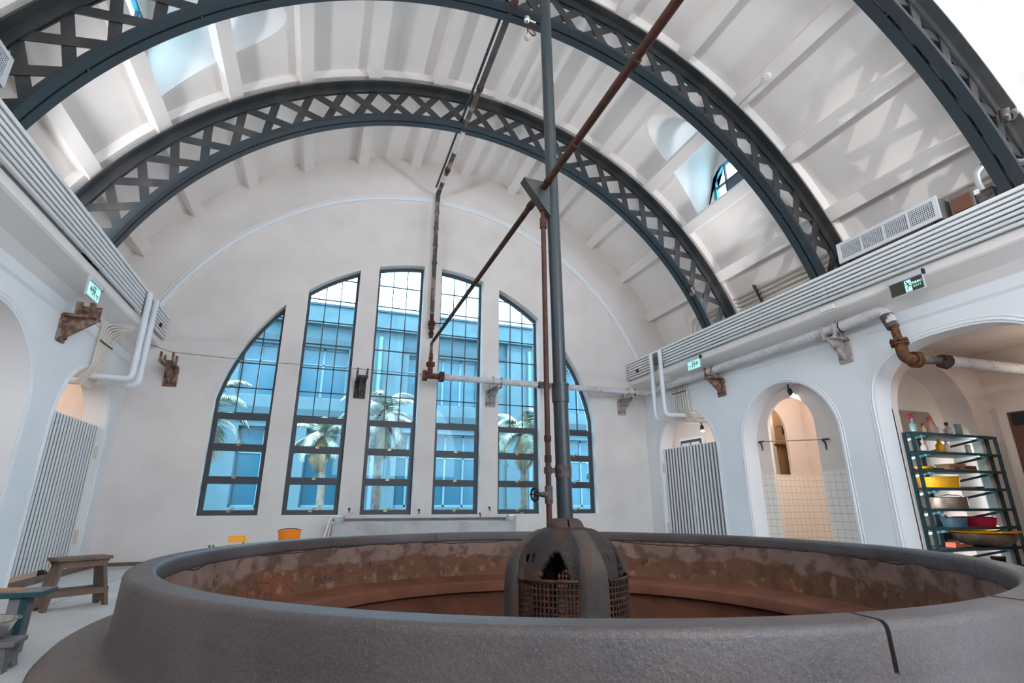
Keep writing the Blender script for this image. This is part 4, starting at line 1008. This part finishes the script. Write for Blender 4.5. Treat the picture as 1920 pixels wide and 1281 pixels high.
# ------------------------------------------------------------------ steel shelf unit in the niche and what stands on it
SX0, SX1, SY0, SY1 = 7.18, 8.85, 4.615, 4.745
SZ = [1.785, 1.543, 1.315, 1.087, .833, .609, .361, .13]
sh = thing('shelf_unit', (8.0, 4.68, 0), 'dark teal steel shelf unit in front of the arched niche on the right', 'shelf')
for x in (SX0, SX1):
    for y in (SY0, SY1 - .03):
        b = MB(); b.box(x - .02, x + .02, y, y + .03, 0, SZ[0]); b.build('post', 'teal', sh)
b = MB(); b.box(8.06, 8.13, 5.09, 5.14, 0, SZ[0] - .02); b.build('rear_post', 'teal', sh)
for z in SZ:
    bd = MB(); bd.box(SX0, SX1, SY0 + .01, SY1, z - .014, z); bd.box(7.225, 8.735, SY1, 5.135, z - .014, z); bd = bd.build('shelf_board', 'teal', sh)
    b = MB(); b.box(SX0 - .02, SX1 + .02, SY0 - .004, SY0 + .012, z - .032, z + .003)
    for x in (SX0, SX1): b.box(x - .012, x + .012, SY0, SY1, z - .03, z)
    b.build('edge_rail', 'teal', bd)
    if z > .2:
        for x0, x1 in ((7.40, 7.30), (8.55, 8.10)):
            b = MB(); b.bar((x0, SY0 + .03, z - .045), (x1, 5.10, z - .20 if x1 > 8 else z - .13), .012, .03, (0, 0, 1)); q = b.build('strut', 'teal', bd)
            b = MB(); b.box(x0 - .03, x0 + .03, SY0 + .012, SY0 + .05, z - .058, z - .034); q2 = b.build('glow', 'tealbright', bd); q2['label'] = 'bright blue clip under the board edge'  # bright block painted for the small light at the strut end
def lathe_thing(name, x, y, z, prof, m, label, cat, n=28, group=None, extra=None):
    t = thing(name, (x, y, z), label, cat, group)
    b = MB(); b.lathe(prof, (x, y, z), n); b.build('body', m, t, smooth=45)
    return t
def part(t, nm, m, fn, smooth=45):
    b = MB(); fn(b); return b.build(nm, m, t, smooth=smooth)
YS = 4.80
z0 = SZ[0]
def bottle_prof(r, h, neck=.35, nr=.4): return [(0, 0), (r * .9, 0), (r, .008), (r, h * (1 - neck) - r * .3), (r * .85, h * (1 - neck)), (r * nr, h * (1 - neck) + r * .5), (r * nr, h), (0, h)]
def sprayer(x, z, r, h, m, mh, label, flip=1):
    t = lathe_thing('spray_bottle', x, YS, z, bottle_prof(r, h * .78), m, label, 'bottle', group='spray bottles on the top shelf')
    def head(b):
        b.tube([(x, YS, z + h * .76), (x, YS, z + h * .84)], r * .5, 12); b.box(x - r * .9, x + r * .5, YS - .014, YS + .014, z + h * .84, z + h * .94)
        b.box(x - r * 1.3, x - r * .8, YS - .008, YS + .008, z + h * .88, z + h * .93); b.bar((x - r * .6, YS, z + h * .86), (x - r * .9, YS, z + h * .70), .012, .012, (0, 1, 0)); b.bar((x, YS, z + h * .9), (x + r * 1.0, YS, z + h), .02, .022, (0, 1, 0))
    part(t, 'spray_head', mh, head); return t
sprayer(7.50, z0, .042, .285, 'aqua', 'red', 'pale green spray bottle with a red head, leftmost on the top shelf')
sprayer(7.70, z0, .026, .165, 'cream', 'red', 'small cream spray bottle with a red trigger on the top shelf')
sprayer(7.86, z0, .045, .265, 'pink', 'redor', 'pink and white spray bottle standing before the mirror')
t = lathe_thing('lotion_jar', 8.03, YS, z0, [(0, 0), (.052, 0), (.055, .01), (.055, .085), (.045, .10), (.02, .105), (.02, .125), (0, .125)], 'label', 'short white jar with red print on the top shelf', 'jar')
part(t, 'red_print', 'red', lambda b: [b.box(8.005, 8.05, YS - .0575, YS - .0535, z0 + q, z0 + q + .012) for q in (.025, .045, .064)])
t = lathe_thing('clear_bottle', 8.20, YS, z0, bottle_prof(.052, .155, .3, .3), 'clearpl', 'clear bottle with a black cap on the top shelf', 'bottle')
part(t, 'cap', 'black', lambda b: b.tube([(8.19, YS, z0 + .15), (8.19, YS, z0 + .195)], .023, 16)); part(t, 'paper_label', 'label', lambda b: b.box(8.195, 8.245, YS - .056, YS - .050, z0 + .05, z0 + .11))
t = thing('lotion_tube', (8.43, YS, z0), 'flat pale green tube at the right end of the top shelf', 'tube')
part(t, 'body', 'aqua', lambda b: b.prism([(8.385, YS - .02, z0 + .03), (8.475, YS - .02, z0 + .03), (8.475, YS + .02, z0 + .03), (8.385, YS + .02, z0 + .03)], (-.012, .0, .155)))
part(t, 'cap', 'cream', lambda b: b.box(8.39, 8.47, YS - .022, YS + .022, z0, z0 + .032))
t = thing('leaning_mirror', (7.99, 5.12, z0), 'frameless mirror leaning in the niche behind the bottles', 'mirror')
part(t, 'glass', 'mirror', lambda b: b.prism([(7.62, 5.06, z0 + .005), (8.50, 5.06, z0 + .005), (8.42, 5.125, z0 + .40), (7.62, 5.125, z0 + .40)], (0, .012, 0)))
z0 = SZ[1]
t = lathe_thing('pump_bottle', 7.62, YS, z0, bottle_prof(.042, .145), 'clearpl', 'clear pump bottle with a pink top on the second shelf', 'bottle')
part(t, 'pump', 'pink', lambda b: (b.tube([(7.62, YS, z0 + .13), (7.62, YS, z0 + .165)], .024, 14), b.tube([(7.62, YS, z0 + .16), (7.62, YS, z0 + .20)], .009, 8), b.box(7.60, 7.68, YS - .01, YS + .01, z0 + .155, z0 + .167)))
t = thing('soap_bar', (7.80, YS, z0), 'orange soap bar lying on the second shelf', 'soap'); part(t, 'bar', 'orange', lambda b: b.prism([(7.75, YS - .03, z0), (7.85, YS - .03, z0), (7.86, YS + .03, z0), (7.76, YS + .03, z0)], (.005, 0, .032)))
t = lathe_thing('yellow_bottle', 7.945, YS, z0, bottle_prof(.048, .165, .22, .45), 'yellow', 'yellow shampoo bottle on the second shelf', 'bottle'); part(t, 'cap', 'yellow', lambda b: b.tube([(7.945, YS, z0 + .16), (7.945, YS, z0 + .195)], .026, 14))
t = lathe_thing('white_bottle', 8.09, YS, z0, bottle_prof(.034, .165, .2, .4), 'label', 'slim white bottle with a tilted cap beside the yellow bottle', 'bottle'); part(t, 'cap', 'cream', lambda b: b.cone((8.09, YS, z0 + .16), (8.08, YS, z0 + .185), .016, .01, 12))
t = thing('crumpled_sachet', (8.03, YS - .04, z0), 'pale crumpled sachet lying before the slim white bottle', 'sachet'); part(t, 'sachet', 'label', lambda b: b.prism([(7.99, YS - .09, z0), (8.07, YS - .09, z0), (8.06, YS - .03, z0), (7.99, YS - .04, z0)], (.01, .0, .03)))
t = thing('bath_sponge', (8.165, YS, z0), 'small brown scrubber on the second shelf', 'scrubber'); part(t, 'sponge', 'wood', lambda b: b.lathe([(0, 0), (.03, .005), (.035, .02), (.02, .042), (0, .048)], (8.165, YS, z0), 10))
t = lathe_thing('white_cup', 8.53, YS, z0, [(0, 0), (.032, 0), (.034, .13), (.030, .135), (0, .135)], 'label', 'tall white cup at the right of the second shelf', 'cup'); part(t, 'rim', 'aqua', lambda b: b.lathe([(.034, .125), (.038, .132), (.034, .14)], (8.53, YS, z0), 20, closed=True))
z0 = SZ[2]
def dish_prof(r, h, base=.6, t=.006): return [(0, .0), (r * base, 0), (r * .92, h * .75), (r, h), (r - t, h), (r * .90 - t, h * .75), (r * base - t, t), (0, t)]
def dish(x, z, r, h, m, label, y=YS, base=.6): 
    return lathe_thing('soap_dish', x, y, z, dish_prof(r, h, base), m, label, 'dish', group='dishes on the shelves')
dish(7.53, z0, .115, .045, 'yellowor', 'orange plastic dish at the left of the third shelf')
dish(7.76, z0, .085, .026, 'bracketdark', 'dark grey flat dish next to the orange dish on the third shelf')
t = thing('wooden_box', (8.06, YS, z0), 'pale wooden box with dark lettering on the third shelf', 'box')
part(t, 'body', 'boxwood', lambda b: b.box(7.90, 8.22, YS - .08, YS + .08, z0, z0 + .075)); part(t, 'lid', 'boxwood', lambda b: b.box(7.885, 8.235, YS - .09, YS + .09, z0 + .075, z0 + .088))
text_mesh('Zoo..', .062, .001, lambda u, v, w: (8.07 + u, YS - .0815 - w, z0 + .038 + v), 'lettering', 'black', t, .0012)
t = thing('brown_box', (8.39, YS, z0), 'dark brown open box right of the lettered wooden box', 'box')
part(t, 'body', 'boxbrown', lambda b: (b.box(8.24, 8.55, YS - .03, YS + .09, z0, z0 + .075))); 
t = thing('yellow_tray', (8.30, YS - .07, z0), 'thin yellow tray lying before the dark brown box', 'tray'); part(t, 'tray', 'yellow', lambda b: b.box(8.22, 8.39, YS - .10, YS - .035, z0, z0 + .018))
z0 = SZ[3]
def basin(name, x, z, r, h, m, label, y=YS, base=.8, group=None, tt=.008):
    t = thing(name, (x, y, z), label, 'basin', group)
    b = MB(); b.lathe([(0, 0), (r * base, 0), (r * .96, h * .88), (r * .97, h * .95), (r * 1.03, h * .97), (r * 1.04, h), (r * .97, h), (r * .95 - tt, h * .88), (r * base - tt, tt), (0, tt)], (x, y, z), 40); b.build('body', m, t, smooth=45)
    return t
basin('wash_basin', 7.79, z0, .245, .145, 'yellow', 'yellow plastic basin on the fourth shelf', YS + .03, .84, 'basins on the shelves')
t = thing('wooden_tray', (8.16, YS, z0), 'pale wooden tray beside the yellow basin', 'tray'); part(t, 'tray', 'boxwood', lambda b: b.box(8.05, 8.34, YS - .08, YS + .07, z0, z0 + .024))
dish(8.30, z0, .10, .020, 'cream', 'thin cream plate on the fourth shelf right of the wooden tray', YS - .03) if False else None
dish(8.50, z0, .105, .028, 'bluegrey', 'blue grey shallow dish at the right of the fourth shelf')
z0 = SZ[4]
t = thing('cooking_pot', (7.81, YS, z0), 'tarnished aluminium pot with a wire bail on the fifth shelf', 'pot')
part(t, 'body', 'oldalu', lambda b: b.lathe([(0, 0), (.235, 0), (.24, .012), (.24, .135), (.248, .142), (.24, .146), (.23, .14), (.23, .012), (0, .01)], (7.81, YS + .02, z0), 44))
part(t, 'bail_handle', 'alu', lambda b: b.tube([(7.58, YS - .03, z0 + .14), (7.66, YS - .12, z0 + .172), (7.85, YS - .14, z0 + .16), (8.02, YS - .10, z0 + .142), (8.04, YS - .03, z0 + .13)], .006, 8))
part(t, 'ear', 'rust', lambda b: (b.box(7.995, 8.035, YS - .135, YS - .11, z0 + .10, z0 + .15)))
z0 = SZ[5]
t = basin('hand_basin', 7.835, z0, .145, .115, 'bluegrey', 'blue grey plastic basin with a short handle on the sixth shelf', YS - .02, .85, 'basins on the shelves')
part(t, 'handle', 'bracketdark', lambda b: b.bar((7.70, YS - .03, z0 + .11), (7.60, YS - .07, z0 + .14), .03, .012))
basin('wash_basin', 8.29, z0, .235, .12, 'crimson', 'crimson plastic basin on the sixth shelf', YS, .85, 'basins on the shelves')
z0 = SZ[6]
t = thing('metal_basin', (8.36, YS - .02, z0), 'dented metal basin on the lowest full shelf', 'basin')
part(t, 'body', 'oldalu', lambda b: b.lathe([(0, 0), (.17, 0), (.26, .03), (.325, .085), (.34, .14), (.345, .155), (.335, .155), (.315, .085), (.25, .035), (0, .01)], (8.36, YS - .02, z0), 44))
t = thing('orange_basin', (8.34, YS - .04, z0 + .13), 'orange plastic basin nested in the dented metal basin', 'basin')
part(t, 'body', 'yellowor', lambda b: b.lathe([(0, -.08), (.20, -.08), (.29, .02), (.37, .036), (.375, .046), (.36, .05), (.28, .03), (.19, -.07), (0, -.07)], (8.34, YS - .04, z0 + .145), 44))
t = thing('water_scoop', (7.77, YS - .08, z0), 'orange red plastic scoop lying on the lowest full shelf', 'scoop')
part(t, 'bowl', 'redor', lambda b: b.prism([(7.56, YS - .14, z0 + .008), (7.70, YS - .14, z0 + .008), (7.64, YS - .14, z0 + .075), (7.57, YS - .14, z0 + .065)], (0, .12, 0)))
part(t, 'handle', 'redor', lambda b: b.bar((7.64, YS - .08, z0 + .016), (7.95, YS - .08, z0 + .018), .04, .022))
z0 = SZ[7]
for x, lab in ((7.74, 'dark scrubbing brush on the bottom shelf, leftmost of three'), (7.95, 'black and white scrubbing brush on the bottom shelf, middle of three'), (8.46, 'dark scrubbing brush on the bottom shelf, rightmost of three')):
    t = thing('scrubbing_brush', (x, YS - .06, z0), lab, 'brush', 'scrubbing brushes on the bottom shelf')
    part(t, 'back', 'boxbrown' if x != 7.95 else 'black', lambda b: b.box(x - .09, x + .09, YS - .10, YS - .02, z0 + .085, z0 + .11))
    part(t, 'bristles', 'black' if x != 7.95 else 'label', lambda b: [b.box(x - .085 + .022 * k, x - .069 + .022 * k, YS - .095, YS - .025, z0, z0 + .085) for k in range(8)], None)

# ------------------------------------------------------------------ things on the floor
def board(b, c, w, l, th, ax, up):      # not used for everything, a flat plank: c centre, ax long axis, up normal
    ax, up = Vector(ax).normalized(), Vector(up).normalized(); c = Vector(c); b.bar(c - ax * l / 2, c + ax * l / 2, w, th, up)
def stool(name, loc, rz, L, W, H, splay, m, label, cat='stool', group=None):
    t = thing(name, loc, label, cat, group, rz)
    b = MB(); b.box(-L / 2, L / 2, -W / 2, W / 2, H - .028, H); b.build('seat', m, t, local=True, bevel=.004)
    for sx in (-1, 1):
        xt, xb = sx * (L / 2 - .055), sx * (L / 2 - .055 + splay); th = .030
        prof_ = [(-W / 2 + .03, H - .028), (W / 2 - .03, H - .028), (W / 2 + .005, .0), (W / 2 - .065, 0), (W / 2 - .075, .02), (.0, .04), (-W / 2 + .075, .02), (-W / 2 + .065, 0), (-W / 2 - .005, 0)]
        def at(y, z): return (xt + (xb - xt) * (1 - z / (H - .028)), y, z)
        b = MB(); lp = [at(y, z) for y, z in prof_]; b.prism([(x - th / 2, y, z) for x, y, z in lp], (th, 0, 0)); b.build('leg', m, t, local=True)
    for sy in (-1, 1):
        b = MB(); b.prism([(-L / 2 + .01, sy * (W / 2 - .045) - .011, H - .03), (L / 2 - .01, sy * (W / 2 - .045) - .011, H - .03), (L / 2 - .035, sy * (W / 2 - .045) - .011, H - .085), (-L / 2 + .035, sy * (W / 2 - .045) - .011, H - .085)], (0, .022, 0)); b.build('apron', m, t, local=True)
        b = MB(); z = H * .31; xx = L / 2 - .055 + splay * .72; b.box(-xx - .02, xx + .015, sy * (W / 2 - .012) - .011, sy * (W / 2 - .012) + .011, z - .025, z + .025); b.build('stretcher', m, t, local=True)
    return t
stool('wooden_stool', (-1.975, 6.22, 0), R(38), .42, .25, .425, .075, 'wood', 'worn brown wooden stool on the floor left of the bath')
# long bench at the left edge, low foot stool in front of it with a basin on top
t = thing('green_bench', (-2.1, 4.43, 0), 'bench with a green edged top at the left edge of the photo', 'bench')
b = MB(); b.box(-2.75, -1.535, 4.30, 4.56, .335, .365); b.build('top', 'teal', t, bevel=.003)
b = MB(); b.box(-2.74, -1.55, 4.315, 4.545, .3652, .367); b.build('worn_top', 'woodgrey', t)
for x in (-2.62, -1.665):
    b = MB(); b.box(x - .028, x + .028, 4.33, 4.53, 0, .335); b.build('leg', 'woodgrey', t)
    b = MB(); b.box(x + .028, x + .062, 4.33, 4.36, 0, .335); b.build('leg_edge', 'teal', t)
b = MB(); b.box(-2.60, -1.69, 4.42, 4.44, .10, .15); b.build('stretcher', 'woodgrey', t)
t = thing('wood_scrap', (-1.79, 4.43, .367), 'thin piece of brown wood lying on the green edged bench', 'scrap'); part(t, 'piece', 'boxwood', lambda b: b.prism([(-1.86, 4.36, .367), (-1.68, 4.38, .367), (-1.66, 4.44, .367), (-1.84, 4.45, .367)], (0, 0, .014)), None)
stool('foot_stool', (-1.68, 4.07, 0), R(4), .38, .20, .155, .02, 'woodgrey', 'low grey wooden foot stool at the left edge in front of the bench')
t = thing('metal_basin', (-1.70, 4.07, .155), 'aluminium basin standing on the low foot stool', 'basin')
part(t, 'body', 'alu', lambda b: b.lathe([(0, 0), (.11, 0), (.125, .008), (.165, .098), (.180, .102), (.18, .106), (.162, .104), (.118, .012), (0, .008)], (-1.70, 4.07, .155), 44))
t = thing('black_pan', (-1.72, 3.99, .162), 'black tilted pan leaning in the aluminium basin', 'pan')
part(t, 'body', 'black', lambda b: b.add([(-1.80, 3.95, .175), (-1.66, 3.95, .175), (-1.615, 3.96, .315), (-1.83, 3.96, .315), (-1.80, 3.965, .175), (-1.66, 3.965, .175), (-1.615, 3.975, .315), (-1.83, 3.975, .315)], [(0, 1, 2, 3), (7, 6, 5, 4), (0, 4, 5, 1), (1, 5, 6, 2), (2, 6, 7, 3), (3, 7, 4, 0)]), None)
# orange chair and bucket behind the bath
t = thing('orange_chair', (-1.0, 7.75, 0), 'low orange plastic chair with pale metal arms behind the rim at left', 'chair')
part(t, 'seat', 'yellowor', lambda b: b.box(-1.06, -.78, 7.62, 7.92, .24, .27), None); part(t, 'backrest', 'yellowor', lambda b: b.prism([(-1.01, 7.90, .28), (-.80, 7.90, .28), (-.79, 7.94, .50), (-1.0, 7.94, .50)], (0, .025, 0)), None)
for x in (-1.15, -.82):
    part(t, 'leg', 'woodgrey', lambda b: (b.box(x - .012, x + .012, 7.60, 7.625, 0, .42), b.box(x - .012, x + .012, 7.88, 7.905, 0, .42)), None)
part(t, 'arm_rail', 'conduit', lambda b: (b.box(-1.17, -.80, 7.595, 7.63, .415, .437)), None)
part(t, 'back_edge', 'cream', lambda b: b.box(-.795, -.775, 7.90, 7.97, .26, .505), None)
t = thing('orange_bucket', (-.28, 8.0, .22), 'orange plastic bucket on a low block behind the rim', 'bucket')
part(t, 'body', 'orange', lambda b: b.lathe([(0, 0), (.10, 0), (.145, .30), (.155, .305), (.155, .32), (.14, .32), (.095, .01), (0, .01)], (-.28, 8.0, .24), 36))
part(t, 'handle', 'bracketdark', lambda b: (b.tube([(-.43, 8.0, .555), (-.35, 7.90, .575), (-.28, 7.87, .578), (-.20, 7.90, .575), (-.13, 8.0, .555)], .006, 8)))
t = thing('low_block', (-.28, 8.0, 0), 'low wooden block under the orange bucket', 'block'); part(t, 'block', 'wood', lambda b: b.box(-.44, -.12, 7.84, 8.16, 0, .24), None)
# water trough below the windows with two ladles, broom handle
t = thing('water_trough', (1.9, 9.72, 0), 'long grey concrete trough below the middle windows', 'trough')
tr = MB(); tr.box(.30, 3.50, 9.46, 9.54, 0, .60); tr.box(.30, 3.50, 9.90, 9.97, 0, .62); tr.box(.30, .38, 9.54, 9.90, 0, .60); tr.box(3.42, 3.50, 9.54, 9.90, 0, .60); tr.box(.38, 3.42, 9.54, 9.90, 0, .15); tr.build('basin_wall', 'concrete', t, bevel=.008)
part(t, 'back_ledge', 'woodgrey', lambda b: b.box(.30, 3.45, 9.88, 9.965, .62, .655), None)
def ladle(x, y, z, r, h, lab, hx):
    t = thing('metal_ladle', (x, y, z), lab, 'ladle', 'metal ladles on the trough')
    part(t, 'bowl', 'alu', lambda b: b.lathe([(0, 0), (r * .78, 0), (r * .82, .01), (r, h), (r * 1.02, h + .004), (r * .98, h + .006), (r * .80, .014), (0, .008)], (x, y, z), 30))
    part(t, 'handle', 'alu', lambda b: b.bar((x + hx * r * .95, y, z + h - .01), (x + hx * (r + .13), y - .05, z + h + .06), .02, .008))
ladle(3.42, 9.50, .60, .095, .095, 'metal ladle with a raised handle on the right end of the trough', 1)
ladle(.40, 9.50, .60, .088, .095, 'metal ladle on the left end of the trough', 1)
b = MB(); b.tube([(.10, 9.30, .02), (.27, 9.47, .70)], .012, 10); b.tube([(.20, 9.36, .02), (.29, 9.47, .66)], .006, 8)
tag(b.build('leaning_pole', 'white', smooth=40), 'white pole leaning against the left end of the trough', 'pole')
for x, z, lab in ((.575, .79, 'tiny dark wall hook below the pier between second and third window'), (1.80, .77, 'tiny dark wall hook below the pier between third and fourth window'),
                  (2.965, .70, 'tiny dark wall hook at the lower right corner of the fourth window'), (3.15, .81, 'tiny dark wall hook below the pier between fourth and fifth window')):
    b = MB(); b.tube(bend([(x, 10.0, z + .02), (x, 9.955, z + .02), (x, 9.95, z - .03), (x, 9.975, z - .035)], .02, 3), .009, 8); b.cone((x, 10.0, z + .02), (x, 9.992, z + .02), .022, .02, 10)
    tag(b.build('wall_hook', 'bracketdark', smooth=40), lab, 'hook', 'small hooks under the windows')

# ------------------------------------------------------------------ the courtyard outside
o = MB().box(-40, 50, 10.4, 60, -.35, -.15).build('ground_courtyard', 'ground'); struct(o, 'paved courtyard outside the windows')
FY = 22.0
bl = thing('courtyard_building', (4, FY + 3, -.15), 'pale two storey building seen through the windows across the courtyard', 'building')
def bpart(nm, m, fn, par=bl): 
    b = MB(); fn(b); return b.build(nm, m, par)
WU = [(-9.0, -7.4), (-3.3, -1.95), (-1.20, .70), (3.2, 6.35), (10.4, 12.4), (15, 17)]     # upper windows
holes = [[(a, 4.95), (c, 4.95), (c, 7.10), (a, 7.10)] for a, c in WU]
GW = [(-8.8, -5.2), (-3.0, -1.2), (-.6, .9), (2.6, 7.4), (9.9, 13.0), (15, 18)]
holes += [[(a, .8), (c, .8), (c, 3.75), (a, 3.75)] for a, c in GW]
me = plate_mesh([[(-22, -.15), (34, -.15), (34, 8.3), (-22, 8.3)]] + holes, .5, lambda u, v, w: (u, FY + .25 + w, v))
off = world_off(bl)
for v in me.vertices: v.co -= off
link('facade_wall', me, 'facade', bl)
bpart('parapet', 'facade', lambda b: b.box(-22, 34, FY - .15, FY + .5, 8.30, 8.86)); bpart('parapet_cap', 'facadedk', lambda b: b.box(-22, 34, FY - .22, FY + .55, 8.86, 8.95))
bpart('cornice', 'facade', lambda b: b.box(-22, 34, FY - .40, FY + .1, 7.98, 8.30))
bpart('string_course', 'facadedk', lambda b: (b.box(-22, 34, FY - .25, FY, 4.20, 4.46), b.box(-22, 34, FY - .08, FY, 7.20, 7.42)))
bpart('rear_body', 'facadedk', lambda b: b.box(-22, 34, FY + 1.2, FY + 8, -.15, 8.4))
for x in (1.95, 8.7, 20, -10.5):
    bpart('pilaster', 'facade', lambda b: b.box(x - 1.05, x + .95, FY - .16, FY, -.15, 7.98))
    q = bpart('downpipe', 'facadefr', lambda b: b.tube([(x, FY - .28, 7.7), (x, FY - .28, 0)], .09, 10))
for k, (a, c, z0, z1) in enumerate([(a, c, 4.95, 7.10) for a, c in WU] + [(a, c, .8, 3.75) for a, c in GW]):
    n = max(2, round((c - a) / .8))
    def fw(b):
        b.box(a, c, FY + .30, FY + .36, z0, z0 + .08); b.box(a, c, FY + .30, FY + .36, z1 - .08, z1); b.box(a, c, FY + .30, FY + .36, z0 + (z1 - z0) * .66, z0 + (z1 - z0) * .66 + .05)
        for q in range(n + 1): x = a + (c - a) * q / n; b.box(x - .04, x + .04, FY + .30, FY + .36, z0, z1)
    f = bpart('window_frame', 'facadefr', fw)
    bpart('pane', 'facadewin', lambda b: b.box(a, c, FY + .345, FY + .355, z0, z1), f)
def palm(loc, H, n, L, seed, label, dry=0):
    rr = random.Random(seed); t = thing('palm_tree', loc, label, 'palm tree', 'palm trees in the courtyard')
    x, y, z = loc; lean = (rr.uniform(-.2, .2), rr.uniform(-.15, .15))
    path = [(x + lean[0] * (k / 6) ** 2, y + lean[1] * (k / 6) ** 2, z + H * k / 6) for k in range(7)]
    b = MB(); b.tube(path, [.15, .13, .115, .11, .105, .11, .12], 14); b.build('trunk', 'trunk', t, smooth=50)
    top = Vector(path[-1])
    for k in range(n):
        a = 2.4 * k + rr.uniform(-.2, .2); el = R(78) - R(125) * (k / n) + rr.uniform(-.1, .1); l = L * rr.uniform(.8, 1.05)
        d = Vector((math.cos(a), math.sin(a), 0)); pts = []; p = top.copy(); e = el
        for q in range(11):
            pts.append(p.copy()); p = p + (d * math.cos(e) + Vector((0, 0, 1)) * math.sin(e)) * l / 10; e -= R(12.5) * (.45 + q / 8)
        b = MB(); b.tube(pts, [.022 - .0018 * q for q in range(11)], 5); side = Vector((-d.y, d.x, 0))
        for q in range(1, 10):
            for u in (0, .33, .66):
                i = q + u; i0 = int(i); fr = i - i0
                if i0 + 1 > 10: continue
                p0 = pts[i0].lerp(pts[i0 + 1], fr); tdir = (pts[i0 + 1] - pts[i0]).normalized(); ln = l * .26 * math.sin(PI * min(1, (i / 10) * .86 + .10)) + .05
                for s_ in (-1, 1):
                    tip = p0 + (side * s_ * .72 + tdir * .62 - Vector((0, 0, 1)) * (.30 + rr.uniform(0, .2))).normalized() * ln
                    w = tdir * .022; mid = p0.lerp(tip, .5) + Vector((0, 0, .02)); nz = Vector((0, 0, .004))
                    b.add([p0 - w, p0 + w, mid + w, tip, mid - w, p0 + nz, mid + nz], [(0, 1, 2, 3, 4), (0, 5, 6, 4), (1, 2, 6, 5), (2, 3, 6), (4, 6, 3)])
        b.build('frond', 'dryfrond' if k >= n - dry else 'frond', t)
    return t
palm((1.55, 15.0, -.15), 3.35, 26, 1.45, 3, 'palm tree straight behind the third window', 6)
palm((-2.9, 14.0, -.15), 3.0, 22, 1.7, 5, 'palm tree behind the leftmost window', 4)
palm((.15, 17.5, -.15), 3.1, 16, 1.3, 8, 'small palm tree behind the second window', 2)
palm((6.0, 15.5, -.15), 3.2, 22, 1.5, 12, 'palm tree behind the fifth window', 3)
palm((8.3, 13.4, -.15), 1.9, 18, 1.6, 21, 'short palm tree behind the rightmost window', 2)
palm((-3.6, 13.2, -.15), 1.3, 14, 1.3, 33, 'short palm tree at the lower left of the leftmost window', 1)
# ------------------------------------------------------------------ light
w = bpy.data.worlds.new('world'); S.world = w; w.use_nodes = True
bg = w.node_tree.nodes['Background']; bg.inputs[0].default_value = (.70, .86, 1.0, 1); bg.inputs[1].default_value = 6.2
def light(kind, name, loc, energy, col, **kw):
    l = bpy.data.lights.new(name, kind); l.energy = energy; l.color = col
    for k, v in kw.items(): setattr(l, k, v)
    o = bpy.data.objects.new(name, l); COL.objects.link(o); o.location = loc; return o
def aim(o, p): o.rotation_euler = (Vector(p) - o.location).to_track_quat('-Z', 'Y').to_euler()
s = light('SUN', 'sun', (0, 0, 20), 4.0, (1, .94, .86), angle=R(.6)); s.rotation_euler = (R(38), 0, R(-18))
# uplights standing on the ledges behind the slat screens
for f in (lambda x: x, mx):
    for y, e in ((6.5, 25), (1.8, 22), (-.6, 38), (-3.2, 55)):
        o = light('AREA', 'ledge_light', (f(6.95), y, 4.16), e, (.93, .965, 1), shape='RECTANGLE', size=1.7, size_y=.16, spread=R(125)); aim(o, (f(6.95 - 4.4), y + 1.2, 4.16 + 3.2))
o = light('SPOT', 'ledge_spot', (7.05, 6.70, 4.16), 60, (1, .90, .78), spot_size=R(80), spot_blend=1.0, shadow_soft_size=.04); aim(o, (7.25, 6.5, 5.3))
# warm lamps in the alcoves
for loc, e in (((7.85, 6.4, 2.5), 13), ((8.2, 9.2, 2.5), 16), ((8.1, 7.75, 2.7), 4), ((8.4, 3.4, 2.3), 5), ((-4.4, 8.6, 2.6), 16), ((-4.4, 6.0, 2.5), 9)):
    light('POINT', 'alcove_lamp', loc, e, (1, .91, .81), shadow_soft_size=.12)
o = light('SPOT', 'arch_spot', (7.01, 6.17, 2.58), 70, (1, .92, .83), spot_size=R(85), spot_blend=1, shadow_soft_size=.03); aim(o, (7.75, 7.3, 1.0))
# lamp strips that light the niche behind the shelf from its two jambs
for x in (7.24, 8.72):
    o = light('AREA', 'niche_light', (x, 4.80, 1.0), 11, (.92, .97, 1), shape='RECTANGLE', size=.03, size_y=1.7)
    aim(o, (8.0, 5.25, 1.0))
S.view_settings.exposure = 0.85

# added unseen spot in place of a sun glint on the vault
o = light('SPOT', 'glint_spot', (.5, -7.4, 5.0), 1500, (1, .97, .94), spot_size=R(20), spot_blend=.35, shadow_soft_size=.05); aim(o, (6.5, 3.2, 5.9))
